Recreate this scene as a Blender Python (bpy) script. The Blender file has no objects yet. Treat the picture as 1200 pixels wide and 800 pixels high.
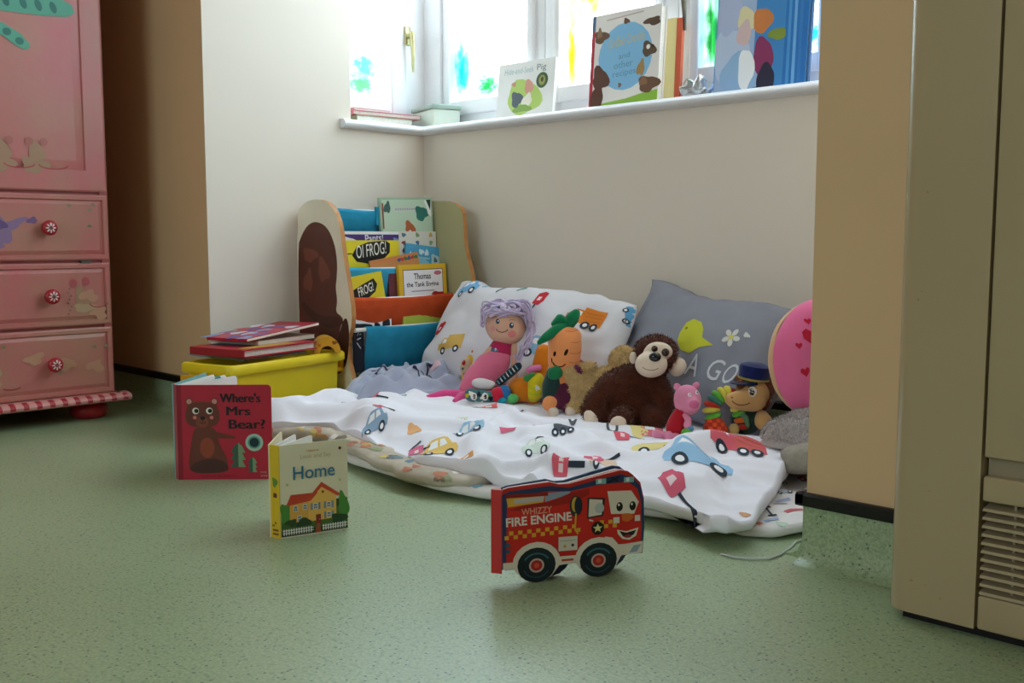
import bpy, bmesh, math, random
from math import pi, sin, cos, radians as RAD
from mathutils import Vector, Matrix, noise
from mathutils.bvhtree import BVHTree
from mathutils.geometry import tessellate_polygon

random.seed(7)
SC = bpy.context.scene
COL = SC.collection

# ---------------------------------------------------------------- camera, daylight, exposure
YAW = RAD(44.20)
cam = bpy.data.objects.new('camera', bpy.data.cameras.new('camera'))
COL.objects.link(cam)
cam.location = (0, 0, 0.46)
cam.rotation_euler = (RAD(90 - 5.663), 0, YAW)
cam.data.sensor_width = 36
cam.data.lens = 36
cam.data.clip_start = 0.02
SC.camera = cam

world = bpy.data.worlds.new('daylight')
SC.world = world
world.use_nodes = True
wbg = world.node_tree.nodes['Background']
wbg.inputs[0].default_value = (0.72, 0.86, 1.0, 1)
wbg.inputs[1].default_value = 8.0


def portal(name, loc, rot, sx, sy):
    l = bpy.data.lights.new(name, 'AREA')
    l.shape = 'RECTANGLE'
    l.size, l.size_y = sx, sy
    l.cycles.is_portal = True
    o = bpy.data.objects.new(name, l)
    o.location, o.rotation_euler = loc, rot
    COL.objects.link(o)


portal('daylight_back_window', (-1.54, 2.30, 1.40), (RAD(-90), 0, 0), 2.0, 1.25)
portal('daylight_left_window', (-2.62, 1.95, 1.40), (0, RAD(-90), 0), 1.25, 0.5)
portal('daylight_right_window', (-0.46, 1.95, 1.40), (0, RAD(90), 0), 1.25, 0.5)
portal('daylight_room_window', (-0.30, -3.25, 1.5), (RAD(90), 0, 0), 1.9, 1.3)

vs = SC.view_settings
SC.display_settings.display_device = 'sRGB'
vs.view_transform = 'Standard'
vs.look = 'None'
vs.gamma = 1
vs.use_curve_mapping = False
vs.exposure = 0.25
SC.cycles.max_bounces = 10
SC.cycles.diffuse_bounces = 6
SC.cycles.transparent_max_bounces = 12
SC.cycles.sample_clamp_indirect = 6.0


# ---------------------------------------------------------------- materials
def lin(h):
    h = h.lstrip('#')
    out = []
    for k in (0, 2, 4):
        c = int(h[k:k + 2], 16) / 255
        out.append(c / 12.92 if c <= 0.04045 else ((c + 0.055) / 1.055) ** 2.4)
    return out


MATS = {}


def mat(name, col, rough=0.6, spec=0.35, var=0.12, vscale=18.0, bump=0.0, bscale=120.0, sheen=0.0,
        col2=None, coat=0.0, metal=0.0):
    """Procedural surface: one or two colours mixed by noise, with fine relief."""
    if name in MATS:
        return MATS[name]
    m = bpy.data.materials.new(name)
    m.use_nodes = True
    nt = m.node_tree
    b = nt.nodes['Principled BSDF']
    L = nt.links.new
    c = lin(col)
    c2 = lin(col2) if col2 else [x * (1 - var) for x in c]
    tc = nt.nodes.new('ShaderNodeTexCoord')
    n = nt.nodes.new('ShaderNodeTexNoise')
    n.inputs['Scale'].default_value = vscale
    n.inputs['Detail'].default_value = 4
    L(tc.outputs['Object'], n.inputs['Vector'])
    r = nt.nodes.new('ShaderNodeValToRGB')
    r.color_ramp.elements[0].position = 0.35
    r.color_ramp.elements[1].position = 0.68
    r.color_ramp.elements[0].color = (*c2, 1)
    r.color_ramp.elements[1].color = (*c, 1)
    L(n.outputs['Fac'], r.inputs[0])
    L(r.outputs[0], b.inputs['Base Color'])
    b.inputs['Roughness'].default_value = rough
    b.inputs['Specular IOR Level'].default_value = spec
    b.inputs['Metallic'].default_value = metal
    if coat:
        b.inputs['Coat Weight'].default_value = coat
        b.inputs['Coat Roughness'].default_value = 0.15
    if sheen:
        b.inputs['Sheen Weight'].default_value = sheen
        b.inputs['Sheen Roughness'].default_value = 0.5
    if bump:
        n2 = nt.nodes.new('ShaderNodeTexNoise')
        n2.inputs['Scale'].default_value = bscale
        n2.inputs['Detail'].default_value = 3
        L(tc.outputs['Object'], n2.inputs['Vector'])
        bp = nt.nodes.new('ShaderNodeBump')
        bp.inputs['Strength'].default_value = bump
        bp.inputs['Distance'].default_value = 0.004
        L(n2.outputs['Fac'], bp.inputs['Height'])
        L(bp.outputs[0], b.inputs['Normal'])
    MATS[name] = m
    return m


def ink_mat(name, rough, spec):
    """Flat print: ink colours stored per face corner."""
    m = bpy.data.materials.new(name)
    m.use_nodes = True
    nt = m.node_tree
    b = nt.nodes['Principled BSDF']
    a = nt.nodes.new('ShaderNodeVertexColor')
    a.layer_name = 'ink'
    nt.links.new(a.outputs['Color'], b.inputs['Base Color'])
    b.inputs['Roughness'].default_value = rough
    b.inputs['Specular IOR Level'].default_value = spec
    return m


INK = ink_mat('printed_ink', 0.42, 0.35)
DYE = ink_mat('printed_dye', 0.9, 0.1)


def vinyl():
    m = bpy.data.materials.new('speckled_green_vinyl')
    m.use_nodes = True
    nt = m.node_tree
    L = nt.links.new
    b = nt.nodes['Principled BSDF']
    tc = nt.nodes.new('ShaderNodeTexCoord')

    def noi(scale, detail=2.0):
        n = nt.nodes.new('ShaderNodeTexNoise')
        n.inputs['Scale'].default_value = scale
        n.inputs['Detail'].default_value = detail
        L(tc.outputs['Object'], n.inputs['Vector'])
        return n

    def ramp(src, p0, p1, c0, c1):
        r = nt.nodes.new('ShaderNodeValToRGB')
        r.color_ramp.elements[0].position = p0
        r.color_ramp.elements[1].position = p1
        r.color_ramp.elements[0].color = (*c0, 1)
        r.color_ramp.elements[1].color = (*c1, 1)
        L(src, r.inputs[0])
        return r

    def mix(fac, a, c):
        x = nt.nodes.new('ShaderNodeMix')
        x.data_type = 'RGBA'
        L(fac, x.inputs['Factor'])
        L(a, x.inputs[6])
        if isinstance(c, tuple):
            x.inputs[7].default_value = (*c, 1)
        else:
            L(c, x.inputs[7])
        return x.outputs[2]

    base = ramp(noi(3.0, 3).outputs['Fac'], 0.3, 0.7, lin(VIN_A), lin(VIN_B)).outputs[0]
    one, zero = (1, 1, 1), (0, 0, 0)
    fine = ramp(noi(260).outputs['Fac'], 0.42, 0.62, zero, (0.42, 0.42, 0.42)).outputs[0]
    c = mix(fine, base, tuple(lin(VIN_LIGHT)))
    mid = ramp(noi(150, 1).outputs['Fac'], 0.58, 0.66, zero, (0.45, 0.45, 0.45)).outputs[0]
    c = mix(mid, c, tuple(lin(VIN_MID)))
    v = nt.nodes.new('ShaderNodeTexVoronoi')
    v.inputs['Scale'].default_value = 130
    v.inputs['Randomness'].default_value = 1
    L(tc.outputs['Object'], v.inputs['Vector'])
    near = ramp(v.outputs['Distance'], 0.16, 0.24, one, zero).outputs[0]
    sel = nt.nodes.new('ShaderNodeSeparateColor')
    L(v.outputs['Color'], sel.inputs[0])
    gate = ramp(sel.outputs[0], 0.48, 0.52, zero, one).outputs[0]
    mul = nt.nodes.new('ShaderNodeMath')
    mul.operation = 'MULTIPLY'
    L(near, mul.inputs[0])
    L(gate, mul.inputs[1])
    m2 = nt.nodes.new('ShaderNodeMath')
    m2.operation = 'MULTIPLY'
    L(mul.outputs[0], m2.inputs[0])
    m2.inputs[1].default_value = 0.85
    c = mix(m2.outputs[0], c, tuple(lin('#3a4d58')))
    L(c, b.inputs['Base Color'])
    b.inputs['Roughness'].default_value = 0.34
    b.inputs['Specular IOR Level'].default_value = 0.65
    bp = nt.nodes.new('ShaderNodeBump')
    bp.inputs['Strength'].default_value = 0.12
    bp.inputs['Distance'].default_value = 0.002
    L(noi(60).outputs['Fac'], bp.inputs['Height'])
    L(bp.outputs[0], b.inputs['Normal'])
    return m


VIN_A, VIN_B, VIN_LIGHT, VIN_MID = '#8c9d74', '#9aab82', '#bdc9a4', '#6d8465'


def pane_mat(name, tints, seed):
    """Window glass with children's translucent glass paint: streaks of tint on clear glass."""
    m = bpy.data.materials.new(name)
    m.use_nodes = True
    nt = m.node_tree
    L = nt.links.new
    for n in list(nt.nodes):
        if n.type != 'OUTPUT_MATERIAL':
            nt.nodes.remove(n)
    out = nt.nodes['Material Output']
    tc = nt.nodes.new('ShaderNodeTexCoord')
    col = None
    for i, (c, cx, cz, rx, rz, amt) in enumerate(tints):
        mp = nt.nodes.new('ShaderNodeMapping')
        mp.vector_type = 'TEXTURE'
        mp.inputs['Location'].default_value = (cx, 0, cz)
        mp.inputs['Scale'].default_value = (rx, 1, rz)
        L(tc.outputs['Object'], mp.inputs['Vector'])
        nz = nt.nodes.new('ShaderNodeTexNoise')
        nz.inputs['Scale'].default_value = 3.2
        nz.inputs['Detail'].default_value = 5
        nz.noise_dimensions = '4D'
        nz.inputs['W'].default_value = seed + i
        L(mp.outputs[0], nz.inputs['Vector'])
        ln = nt.nodes.new('ShaderNodeVectorMath')
        ln.operation = 'LENGTH'
        L(mp.outputs[0], ln.inputs[0])
        ad = nt.nodes.new('ShaderNodeMath')
        ad.operation = 'MULTIPLY_ADD'
        L(nz.outputs['Fac'], ad.inputs[0])
        ad.inputs[1].default_value = 1.7
        L(ln.outputs['Value'], ad.inputs[2])
        rp = nt.nodes.new('ShaderNodeValToRGB')
        rp.color_ramp.elements[0].position = 0.50
        rp.color_ramp.elements[1].position = 0.98
        rp.color_ramp.elements[0].color = (amt, amt, amt, 1)
        rp.color_ramp.elements[1].color = (0, 0, 0, 1)
        hl = nt.nodes.new('ShaderNodeMath')
        hl.operation = 'MULTIPLY'
        hl.inputs[1].default_value = 0.45
        L(ad.outputs[0], hl.inputs[0])
        L(hl.outputs[0], rp.inputs[0])
        mx = nt.nodes.new('ShaderNodeMix')
        mx.data_type = 'RGBA'
        L(rp.outputs[0], mx.inputs['Factor'])
        if col is None:
            mx.inputs[6].default_value = (0.95, 0.97, 0.96, 1)
        else:
            L(col, mx.inputs[6])
        mx.inputs[7].default_value = (*c, 1)
        col = mx.outputs[2]
    tr = nt.nodes.new('ShaderNodeBsdfTransparent')
    if col is None:
        tr.inputs[0].default_value = (0.95, 0.97, 0.96, 1)
    else:
        L(col, tr.inputs[0])
    gl = nt.nodes.new('ShaderNodeBsdfGlossy')
    gl.inputs['Roughness'].default_value = 0.02
    ms = nt.nodes.new('ShaderNodeMixShader')
    ms.inputs[0].default_value = 0.05
    L(tr.outputs[0], ms.inputs[1])
    L(gl.outputs[0], ms.inputs[2])
    L(ms.outputs[0], out.inputs[0])
    return m


# ---------------------------------------------------------------- objects
def tag(o, label=None, cat=None, group=None, kind=None):
    if label: o['label'] = label
    if cat: o['category'] = cat
    if group: o['group'] = group
    if kind: o['kind'] = kind
    return o


def thing(name, loc, label, cat, rz=0.0, group=None, rot=None):
    o = bpy.data.objects.new(name, None)
    o.empty_display_size = 0.05
    o.location = loc
    o.rotation_euler = rot if rot else (0, 0, rz)
    COL.objects.link(o)
    return tag(o, label, cat, group)


def link(name, me, parent=None):
    o = bpy.data.objects.new(name, me)
    COL.objects.link(o)
    if parent is not None:
        o.parent = parent
    return o


class MB:
    """Collects faces, then links them as one mesh object."""

    def __init__(self):
        self.v, self.f, self.m = [], [], []

    def add(self, v, f, mi=0):
        o = len(self.v)
        self.v += [Vector(p) for p in v]
        self.f += [[i + o for i in q] for q in f]
        self.m += [mi] * len(f)
        return self

    def box(self, lo, hi, mi=0, M=None, bev=0.0):
        if bev:
            bm = bmesh.new()
            bmesh.ops.create_cube(bm, size=1)
            for v in bm.verts:
                v.co = Vector([lo[k] + (v.co[k] + 0.5) * (hi[k] - lo[k]) for k in range(3)])
            bmesh.ops.bevel(bm, geom=bm.edges[:], offset=bev, segments=3, profile=0.5, affect='EDGES')
            v = [x.co.copy() for x in bm.verts]
            f = [[x.index for x in q.verts] for q in bm.faces]
            bm.free()
        else:
            v = [Vector((x, y, z)) for z in (lo[2], hi[2]) for y in (lo[1], hi[1]) for x in (lo[0], hi[0])]
            f = [(0, 2, 3, 1), (4, 5, 7, 6), (0, 1, 5, 4), (2, 6, 7, 3), (0, 4, 6, 2), (1, 3, 7, 5)]
        if M is not None:
            v = [M @ p for p in v]
        return self.add(v, f, mi)

    def prism(self, pts, fn, a, b, mi=0, mside=None):
        """Outline pts (2D) swept between depths a and b; fn(u, v, depth) -> point."""
        n = len(pts)
        o = len(self.v)
        self.v += [Vector(fn(p[0], p[1], a)) for p in pts] + [Vector(fn(p[0], p[1], b)) for p in pts]
        tri = tessellate_polygon([[Vector((p[0], p[1], 0)) for p in pts]])
        for t in tri:
            self.f.append([o + i for i in t]); self.m.append(mi)
            self.f.append([o + n + i for i in reversed(t)]); self.m.append(mi)
        for i in range(n):
            j = (i + 1) % n
            self.f.append([o + i, o + j, o + n + j, o + n + i])
            self.m.append(mi if mside is None else mside)
        return self

    def tube(self, pts, r, n=8, mi=0, caps=True):
        pts = [Vector(p) for p in pts]
        rs = r if isinstance(r, (list, tuple)) else [r] * len(pts)
        rings = []
        up = Vector((0.13, 0.21, 0.97)).normalized()
        for i, p in enumerate(pts):
            d = (pts[min(i + 1, len(pts) - 1)] - pts[max(i - 1, 0)])
            d = d.normalized() if d.length > 1e-9 else Vector((0, 0, 1))
            x = up.cross(d)
            if x.length < 1e-3: x = Vector((1, 0, 0)).cross(d)
            x.normalize()
            y = d.cross(x)
            up = y
            rings.append([p + (x * cos(2 * pi * k / n) + y * sin(2 * pi * k / n)) * rs[i] for k in range(n)])
            up = Vector((0.13, 0.21, 0.97)).normalized() if abs(d.dot(Vector((0.13, 0.21, 0.97)).normalized())) < 0.95 else y
        return self.rings(rings, mi, caps)

    def rings(self, rings, mi=0, caps=True, closed=True):
        o = len(self.v)
        n = len(rings[0])
        for r in rings: self.v += [Vector(p) for p in r]
        for i in range(len(rings) - 1):
            for k in range(n if closed else n - 1):
                j = (k + 1) % n
                self.f.append([o + i * n + k, o + i * n + j, o + (i + 1) * n + j, o + (i + 1) * n + k]); self.m.append(mi)
        if caps:
            self.f.append([o + k for k in reversed(range(n))]); self.m.append(mi)
            self.f.append([o + (len(rings) - 1) * n + k for k in range(n)]); self.m.append(mi)
        return self

    def lathe(self, prof, c, axis, n=24, mi=0):
        """prof: (radius, height) pairs turned round an axis through c."""
        ax = Vector(axis).normalized()
        x = ax.orthogonal().normalized()
        y = ax.cross(x)
        c = Vector(c)
        return self.rings([[c + ax * h + (x * cos(2 * pi * k / n) + y * sin(2 * pi * k / n)) * max(r, 1e-5) for k in range(n)]
                           for r, h in prof], mi)

    def ell(self, c, r, rot=(0, 0, 0), mi=0, n=16, m=10):
        if not isinstance(r, (tuple, list)): r = (r, r, r)
        R = Matrix.Rotation(RAD(rot[2]), 3, 'Z') @ Matrix.Rotation(RAD(rot[1]), 3, 'Y') @ Matrix.Rotation(RAD(rot[0]), 3, 'X')
        c = Vector(c)
        rings = []
        for i in range(m + 1):
            a = -pi / 2 + pi * i / m
            ra = max(cos(a), 1e-4)
            rings.append([c + R @ Vector((r[0] * ra * cos(2 * pi * k / n), r[1] * ra * sin(2 * pi * k / n), r[2] * sin(a))) for k in range(n)])
        return self.rings(rings, mi)

    def build(self, name, mats, parent=None, smooth=None, fix=True):
        me = bpy.data.meshes.new(name)
        me.from_pydata([tuple(p) for p in self.v], [], self.f)
        for m in (mats if isinstance(mats, (list, tuple)) else [mats]): me.materials.append(m)
        me.polygons.foreach_set('material_index', self.m)
        if fix:
            bm = bmesh.new()
            bm.from_mesh(me)
            bmesh.ops.recalc_face_normals(bm, faces=bm.faces[:])
            bm.to_mesh(me)
            bm.free()
        if smooth is not None:
            me.shade_smooth()
            if smooth < 180: me.set_sharp_from_angle(angle=RAD(smooth))
        return link(name, me, parent)


def bvh_of(o):
    me = o.data
    return BVHTree.FromPolygons([v.co.copy() for v in me.vertices], [tuple(p.vertices) for p in me.polygons])


def front_fn(o):
    """(u, v, h) on an object's front (local -y side): lands on its surface, h above it."""
    t = bvh_of(o)

    def fn(u, v, h):
        loc, nor, _, _ = t.ray_cast(Vector((u, -3, v)), Vector((0, 1, 0)))
        if loc is None: return None
        if nor.y > 0: nor = -nor
        return loc + nor * h
    return fn


def top_fn(o):
    t = bvh_of(o)

    def fn(u, v, h):
        loc, nor, _, _ = t.ray_cast(Vector((u, v, 3)), Vector((0, 0, -1)))
        if loc is None: return None
        if nor.z < 0: nor = -nor
        return loc + nor * h
    return fn


# ---------------------------------------------------------------- flat print (pictures and lettering)
_glyph = {}


def glyphs(s, bold=0.0, shear=0.0):
    k = (s, bold, shear)
    if k not in _glyph:
        c = bpy.data.curves.new('lettering', 'FONT')
        c.body = s
        c.offset = bold
        c.shear = shear
        c.resolution_u = 3
        o = bpy.data.objects.new('lettering', c)
        me = bpy.data.meshes.new_from_object(o)
        v = [(p.co.x, p.co.y) for p in me.vertices]
        f = [tuple(p.vertices) for p in me.polygons]
        bpy.data.objects.remove(o)
        bpy.data.curves.remove(c)
        bpy.data.meshes.remove(me)
        _glyph[k] = (v, f)
    return _glyph[k]


class Art:
    """Flat printed shapes in 2D, laid on a surface as thin layers of ink."""

    def __init__(self, step=0.00002, base=0.0002):
        self.t = []          # triangles: (p, q, r, colour, layer)
        self.layer = 0
        self.step, self.base = step, base
        self.X = Matrix.Identity(3)
        self.clip = None

    def at(self, cx=0, cy=0, s=1, rot=0, sx=1):
        c, d = cos(RAD(rot)), sin(RAD(rot))
        self.X = Matrix(((c * s * sx, -d * s, cx), (d * s * sx, c * s, cy), (0, 0, 1)))
        return self

    def _p(self, p):
        q = self.X @ Vector((p[0], p[1], 1))
        return (q.x, q.y)

    def poly(self, pts, col, tri=None):
        P = [self._p(p) for p in pts]
        self.layer += 1
        c = lin(col)
        if tri is None:
            tri = tessellate_polygon([[Vector((p[0], p[1], 0)) for p in P]])
        for f in tri:
            for k in range(1, len(f) - 1):
                self.t.append((P[f[0]], P[f[k]], P[f[k + 1]], c, self.layer))
        return self

    def soft(self, pts, col, n=2):
        """Outline with its corners rounded off."""
        for _ in range(n):
            q = []
            for a, b in zip(pts, pts[1:] + pts[:1]):
                q += [(a[0] * .75 + b[0] * .25, a[1] * .75 + b[1] * .25), (a[0] * .25 + b[0] * .75, a[1] * .25 + b[1] * .75)]
            pts = q
        return self.poly(pts, col)

    def rect(self, x, y, w, h, col, rot=0):
        c, s = cos(RAD(rot)), sin(RAD(rot))
        q = [(-w / 2, -h / 2), (w / 2, -h / 2), (w / 2, h / 2), (-w / 2, h / 2)]
        return self.poly([(x + w / 2 + a * c - b * s, y + h / 2 + a * s + b * c) for a, b in q], col)

    def ell(self, x, y, rx, ry=None, col='#000000', rot=0, n=20, a0=0, a1=360):
        ry = rx if ry is None else ry
        c, s = cos(RAD(rot)), sin(RAD(rot))
        full = a1 - a0 >= 360
        k = [RAD(a0 + (a1 - a0) * i / (n if full else n - 1)) for i in range(n)]
        return self.poly([(x + rx * cos(a) * c - ry * sin(a) * s, y + rx * cos(a) * s + ry * sin(a) * c) for a in k], col)

    def line(self, pts, w, col):
        L, R = [], []
        for i, p in enumerate(pts):
            a, b = pts[max(i - 1, 0)], pts[min(i + 1, len(pts) - 1)]
            dx, dy = b[0] - a[0], b[1] - a[1]
            d = math.hypot(dx, dy) or 1
            nx, ny = -dy / d * w / 2, dx / d * w / 2
            L.append((p[0] + nx, p[1] + ny)); R.append((p[0] - nx, p[1] - ny))
        n = len(L)
        return self.poly(L + R, col, tri=[(i, i + 1, n + i + 1, n + i) for i in range(n - 1)])

    def arc(self, x, y, rx, ry, a0, a1, w, col, n=10):
        return self.line([(x + rx * cos(RAD(a0 + (a1 - a0) * i / n)), y + ry * sin(RAD(a0 + (a1 - a0) * i / n))) for i in range(n + 1)], w, col)

    def blob(self, x, y, rx, ry, col, seed=0, wob=0.18, n=22, rot=0):
        c, s = cos(RAD(rot)), sin(RAD(rot))
        pts = []
        for i in range(n):
            a = 2 * pi * i / n
            r = 1 + wob * sin(2 * a + seed * 1.7) * 0.6 + wob * sin(3 * a + seed) + wob * 0.5 * sin(5 * a + 2 * seed)
            u, v = rx * r * cos(a), ry * r * sin(a)
            pts.append((x + u * c - v * s, y + u * s + v * c))
        return self.poly(pts, col)

    def text(self, s, x, y, w, h, col, bold=0.0, shear=0.0, rot=0):
        """Lettering fitted to the box (x, y, w, h)."""
        v, f = glyphs(s, bold, shear)
        if not v: return self
        x0, x1 = min(p[0] for p in v), max(p[0] for p in v)
        y0, y1 = min(p[1] for p in v), max(p[1] for p in v)
        c, d = cos(RAD(rot)), sin(RAD(rot))
        P = []
        for p in v:
            a, b = (p[0] - x0) / (x1 - x0) * w, (p[1] - y0) / (y1 - y0) * h
            P.append((x + a * c - b * d, y + a * d + b * c))
        return self.poly(P, col, tri=f)

    def build(self, name, parent, fn, maxlen=None, ink=None):
        V, F, Cc = [], [], []
        key = {}

        def vert(p, l):
            k = (round(p[0], 6), round(p[1], 6), l)
            if k not in key:
                q = fn(p[0], p[1], self.base + l * self.step)
                if q is None: return None
                key[k] = len(V)
                V.append(tuple(q))
            return key[k]

        def emit(a, b, c, col, l, depth=0):
            if maxlen and depth < 10:
                e = [(math.dist(a, b), 0), (math.dist(b, c), 1), (math.dist(c, a), 2)]
                L, k = max(e)
                if L > maxlen:
                    if k == 0: m = ((a[0] + b[0]) / 2, (a[1] + b[1]) / 2); emit(a, m, c, col, l, depth + 1); emit(m, b, c, col, l, depth + 1)
                    elif k == 1: m = ((b[0] + c[0]) / 2, (b[1] + c[1]) / 2); emit(a, b, m, col, l, depth + 1); emit(a, m, c, col, l, depth + 1)
                    else: m = ((c[0] + a[0]) / 2, (c[1] + a[1]) / 2); emit(a, b, m, col, l, depth + 1); emit(m, b, c, col, l, depth + 1)
                    return
            i = [vert(p, l) for p in (a, b, c)]
            if None in i or len(set(i)) < 3: return
            F.append(i); Cc.append(col)
        for a, b, c, col, l in self.t: emit(a, b, c, col, l)
        me = bpy.data.meshes.new(name)
        me.from_pydata(V, [], F)
        at = me.color_attributes.new('ink', 'FLOAT_COLOR', 'CORNER')
        flat = []
        for p, col in zip(me.polygons, Cc):
            for _ in p.loop_indices: flat += [col[0], col[1], col[2], 1.0]
        at.data.foreach_set('color', flat)
        me.materials.append(ink or INK)
        me.shade_smooth()
        o = link(name, me, parent)
        if name.split('_')[-1] in ('print', 'picture', 'mark', 'heart', 'shape', 'feather', 'face', 'mouth', 'flower'):
            o['kind'] = 'stuff'        # flat ink, joined
        return o

    # ---- small vehicles and signs of the nursery prints; unit width about 1
    def vehicle(self, kind, col):
        dark, pale = '#3a424c', '#f4f2f2'
        if kind == 'car':
            self.poly([(-.5, 0), (.5, 0), (.53, .12), (.48, .25), (.36, .29), (.24, .5), (.14, .54), (-.2, .54), (-.32, .46), (-.40, .30), (-.5, .26), (-.54, .12)], col)
            self.poly([(-.30, .30), (-.22, .46), (-.03, .47), (-.03, .30)], pale)
            self.poly([(.03, .30), (.03, .47), (.15, .46), (.24, .30)], pale)
            for x in (-.28, .29):
                self.ell(x, .01, .13, None, dark, n=16); self.ell(x, .01, .07, None, pale, n=12)
        elif kind in ('van', 'truck', 'lorry'):
            self.poly([(-.5, 0), (.5, 0), (.5, .45), (-.12, .45), (-.12, .36), (-.3, .36), (-.42, .2), (-.5, .18)], col)
            self.poly([(-.36, .2), (-.28, .32), (-.16, .32), (-.16, .2)], pale)
            if kind != 'van':
                for y in (.12, .22, .32): self.line([(-.05, y), (.45, y + .03)], .02, '#c87a3a' if kind == 'lorry' else '#f08a84')
            for x in ((-.3, .08, .32) if kind == 'lorry' else (-.28, .3)):
                self.ell(x, -.02, .11, None, dark, n=14); self.ell(x, -.02, .055, None, pale, n=10)
        elif kind == 'bus':
            self.rect(-.5, 0, 1.0, .26, col)
            self.rect(-.4, .1, .25, .1, pale); self.rect(.05, .1, .25, .1, pale)
        elif kind == 'tractor':
            self.rect(-.4, 0, .8, .3, col); self.rect(-.1, .25, .35, .3, '#c8506a')
            for x in (-.35, 0, .35): self.ell(x, -.05, .16, None, dark, n=12); self.ell(x, -.05, .07, None, pale, n=8)
        elif kind == 'sign':
            self.line([(0, -.55), (0, .1)], .07, dark)
            self.poly([(-.2, .05), (.16, .0), (.26, .2), (.22, .55), (.0, .62), (-.24, .5)], col)
            self.rect(-.1, .2, .18, .16, '#f0d4d4')
        elif kind == 'signal':
            self.line([(0, -.5), (0, .3)], .1, dark); self.rect(-.25, -.55, .5, .12, dark)
            self.line([(-.25, .3), (.3, .3)], .16, dark)
        elif kind == 'dash':
            self.line([(-.5, -.1), (-.1, .06), (.5, .1)], .2, col)
        elif kind == 'ring':
            self.ell(0, 0, .5, .7, col, n=16); self.ell(0, 0, .28, .45, '#f2f0f4', n=14)
        else:
            self.blob(0, 0, .5, .42, col, 1.3)
        return self

# ---------------------------------------------------------------- the room
XL, XR, YW, YB = -2.376, -0.705, 1.335, 2.061      # bay sides, room wall, bay back wall
ZS = 0.772                                          # wall top under the sill
ZC = 2.5
SB = 0.13                                           # window set-back behind the wall face
WALL_DIM = mat('wall_paint_dim_tone', '#dcb78a', rough=0.62, spec=0.3, var=0.05, vscale=2.5, bump=0.05, bscale=40)  # same paint as the bay; dimmer, warmer light put into the colour
WALL_LIT = mat('wall_paint_lit_tone', '#e6dacb', rough=0.6, spec=0.3, var=0.03, vscale=2.5, bump=0.05, bscale=40)  # the room's wall paint again, with window brightness put into its colour
VIN = vinyl()
BLK = mat('black_capping_strip', '#16130f', rough=0.4, var=0.3)
GLOSS = mat('white_gloss_paint', '#efeef0', rough=0.3, spec=0.45, var=0.04)
CEIL = mat('ceiling_paint', '#e8e4dc', rough=0.8, var=0.03)


def struct(o):
    o['kind'] = 'structure'
    return o


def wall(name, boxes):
    """Boxes joined into one wall; one paint, its colour dimmed towards the room (-y), lit in the bay."""
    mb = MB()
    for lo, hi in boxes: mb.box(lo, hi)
    o = mb.build(name, [WALL_DIM, WALL_LIT])
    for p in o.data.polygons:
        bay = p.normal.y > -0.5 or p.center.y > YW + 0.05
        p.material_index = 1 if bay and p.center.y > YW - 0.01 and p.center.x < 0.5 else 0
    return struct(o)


struct(MB().box((-3.3, -3.4, -0.08), (2.9, 2.35, 0)).build('floor', VIN))
struct(MB().box((-3.3, -3.4, ZC), (2.9, 2.35, ZC + 0.1)).build('ceiling', CEIL))
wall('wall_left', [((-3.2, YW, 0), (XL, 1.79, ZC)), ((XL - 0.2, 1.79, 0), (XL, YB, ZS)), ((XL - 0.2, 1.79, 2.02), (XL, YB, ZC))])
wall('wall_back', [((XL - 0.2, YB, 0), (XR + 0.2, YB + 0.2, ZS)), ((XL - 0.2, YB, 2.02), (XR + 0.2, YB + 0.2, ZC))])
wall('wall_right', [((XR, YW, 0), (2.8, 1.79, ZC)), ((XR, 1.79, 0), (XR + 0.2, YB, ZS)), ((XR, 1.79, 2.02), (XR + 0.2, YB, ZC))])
struct(MB().box((-3.25, -3.3, 0), (-3.08, YW, ZC)).build('wall_side_left', WALL_DIM))
struct(MB().box((-3.25, -3.3, 0), (-1.25, -3.15, ZC)).box((0.65, -3.3, 0), (2.8, -3.15, ZC)).box((-1.25, -3.3, 0), (0.65, -3.15, 0.85))
       .box((-1.25, -3.3, 2.15), (0.65, -3.15, ZC)).build('wall_front', WALL_DIM))
struct(MB().box((2.65, -3.3, 0), (2.8, YW, ZC)).build('wall_side_right', WALL_DIM))

# vinyl upstand with a coved foot, capped by a black strip
COVE = [(0, 0), (-0.040, 0.0003), (-0.022, 0.0035), (-0.012, 0.010), (-0.007, 0.020), (-0.005, 0.032), (-0.005, 0.082), (0, 0.082)]
CAP = [(0, 0.080), (-0.011, 0.080), (-0.012, 0.083), (-0.012, 0.095), (-0.008, 0.098), (0, 0.098)]


def skirting(tag_, x0, x1, ends):
    b = MB().prism(COVE, lambda u, v, d: (d, YW + u, v), x0, x1)
    c = MB().prism(CAP, lambda u, v, d: (d, YW + u, v), x0 - ends[0], x1 + ends[1])
    for (X, s) in ((x0, -1), (x1, 1)):
        if ends[0 if s < 0 else 1]:
            b.prism(COVE, lambda u, v, d, X=X, s=s: (X - s * u, d, v), YW, YB)
            c.prism(CAP, lambda u, v, d, X=X, s=s: (X - s * u, d, v), YW - 0.012, YB)
    o = struct(b.build('baseboard_' + tag_, VIN, smooth=50))
    c.build('capping_strip', BLK, o)


skirting('left', -3.08, XL, (0, 0.012))
skirting('right', XR, 2.65, (0.012, 0))
o = struct(MB().prism(COVE, lambda u, v, d: (d, YB + u, v), XL, XR).build('baseboard_back', VIN, smooth=50))
MB().prism(CAP, lambda u, v, d: (d, YB + u, v), XL, XR).build('capping_strip', BLK, o)

# bullnosed window sill running round the bay
NOSE = [(SB + 0.03, 0.798), (0.0, 0.798), (-0.016, 0.797), (-0.024, 0.792), (-0.027, 0.785), (-0.024, 0.777), (-0.016, 0.7725), (0, 0.7715), (SB + 0.03, 0.7715)]


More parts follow.
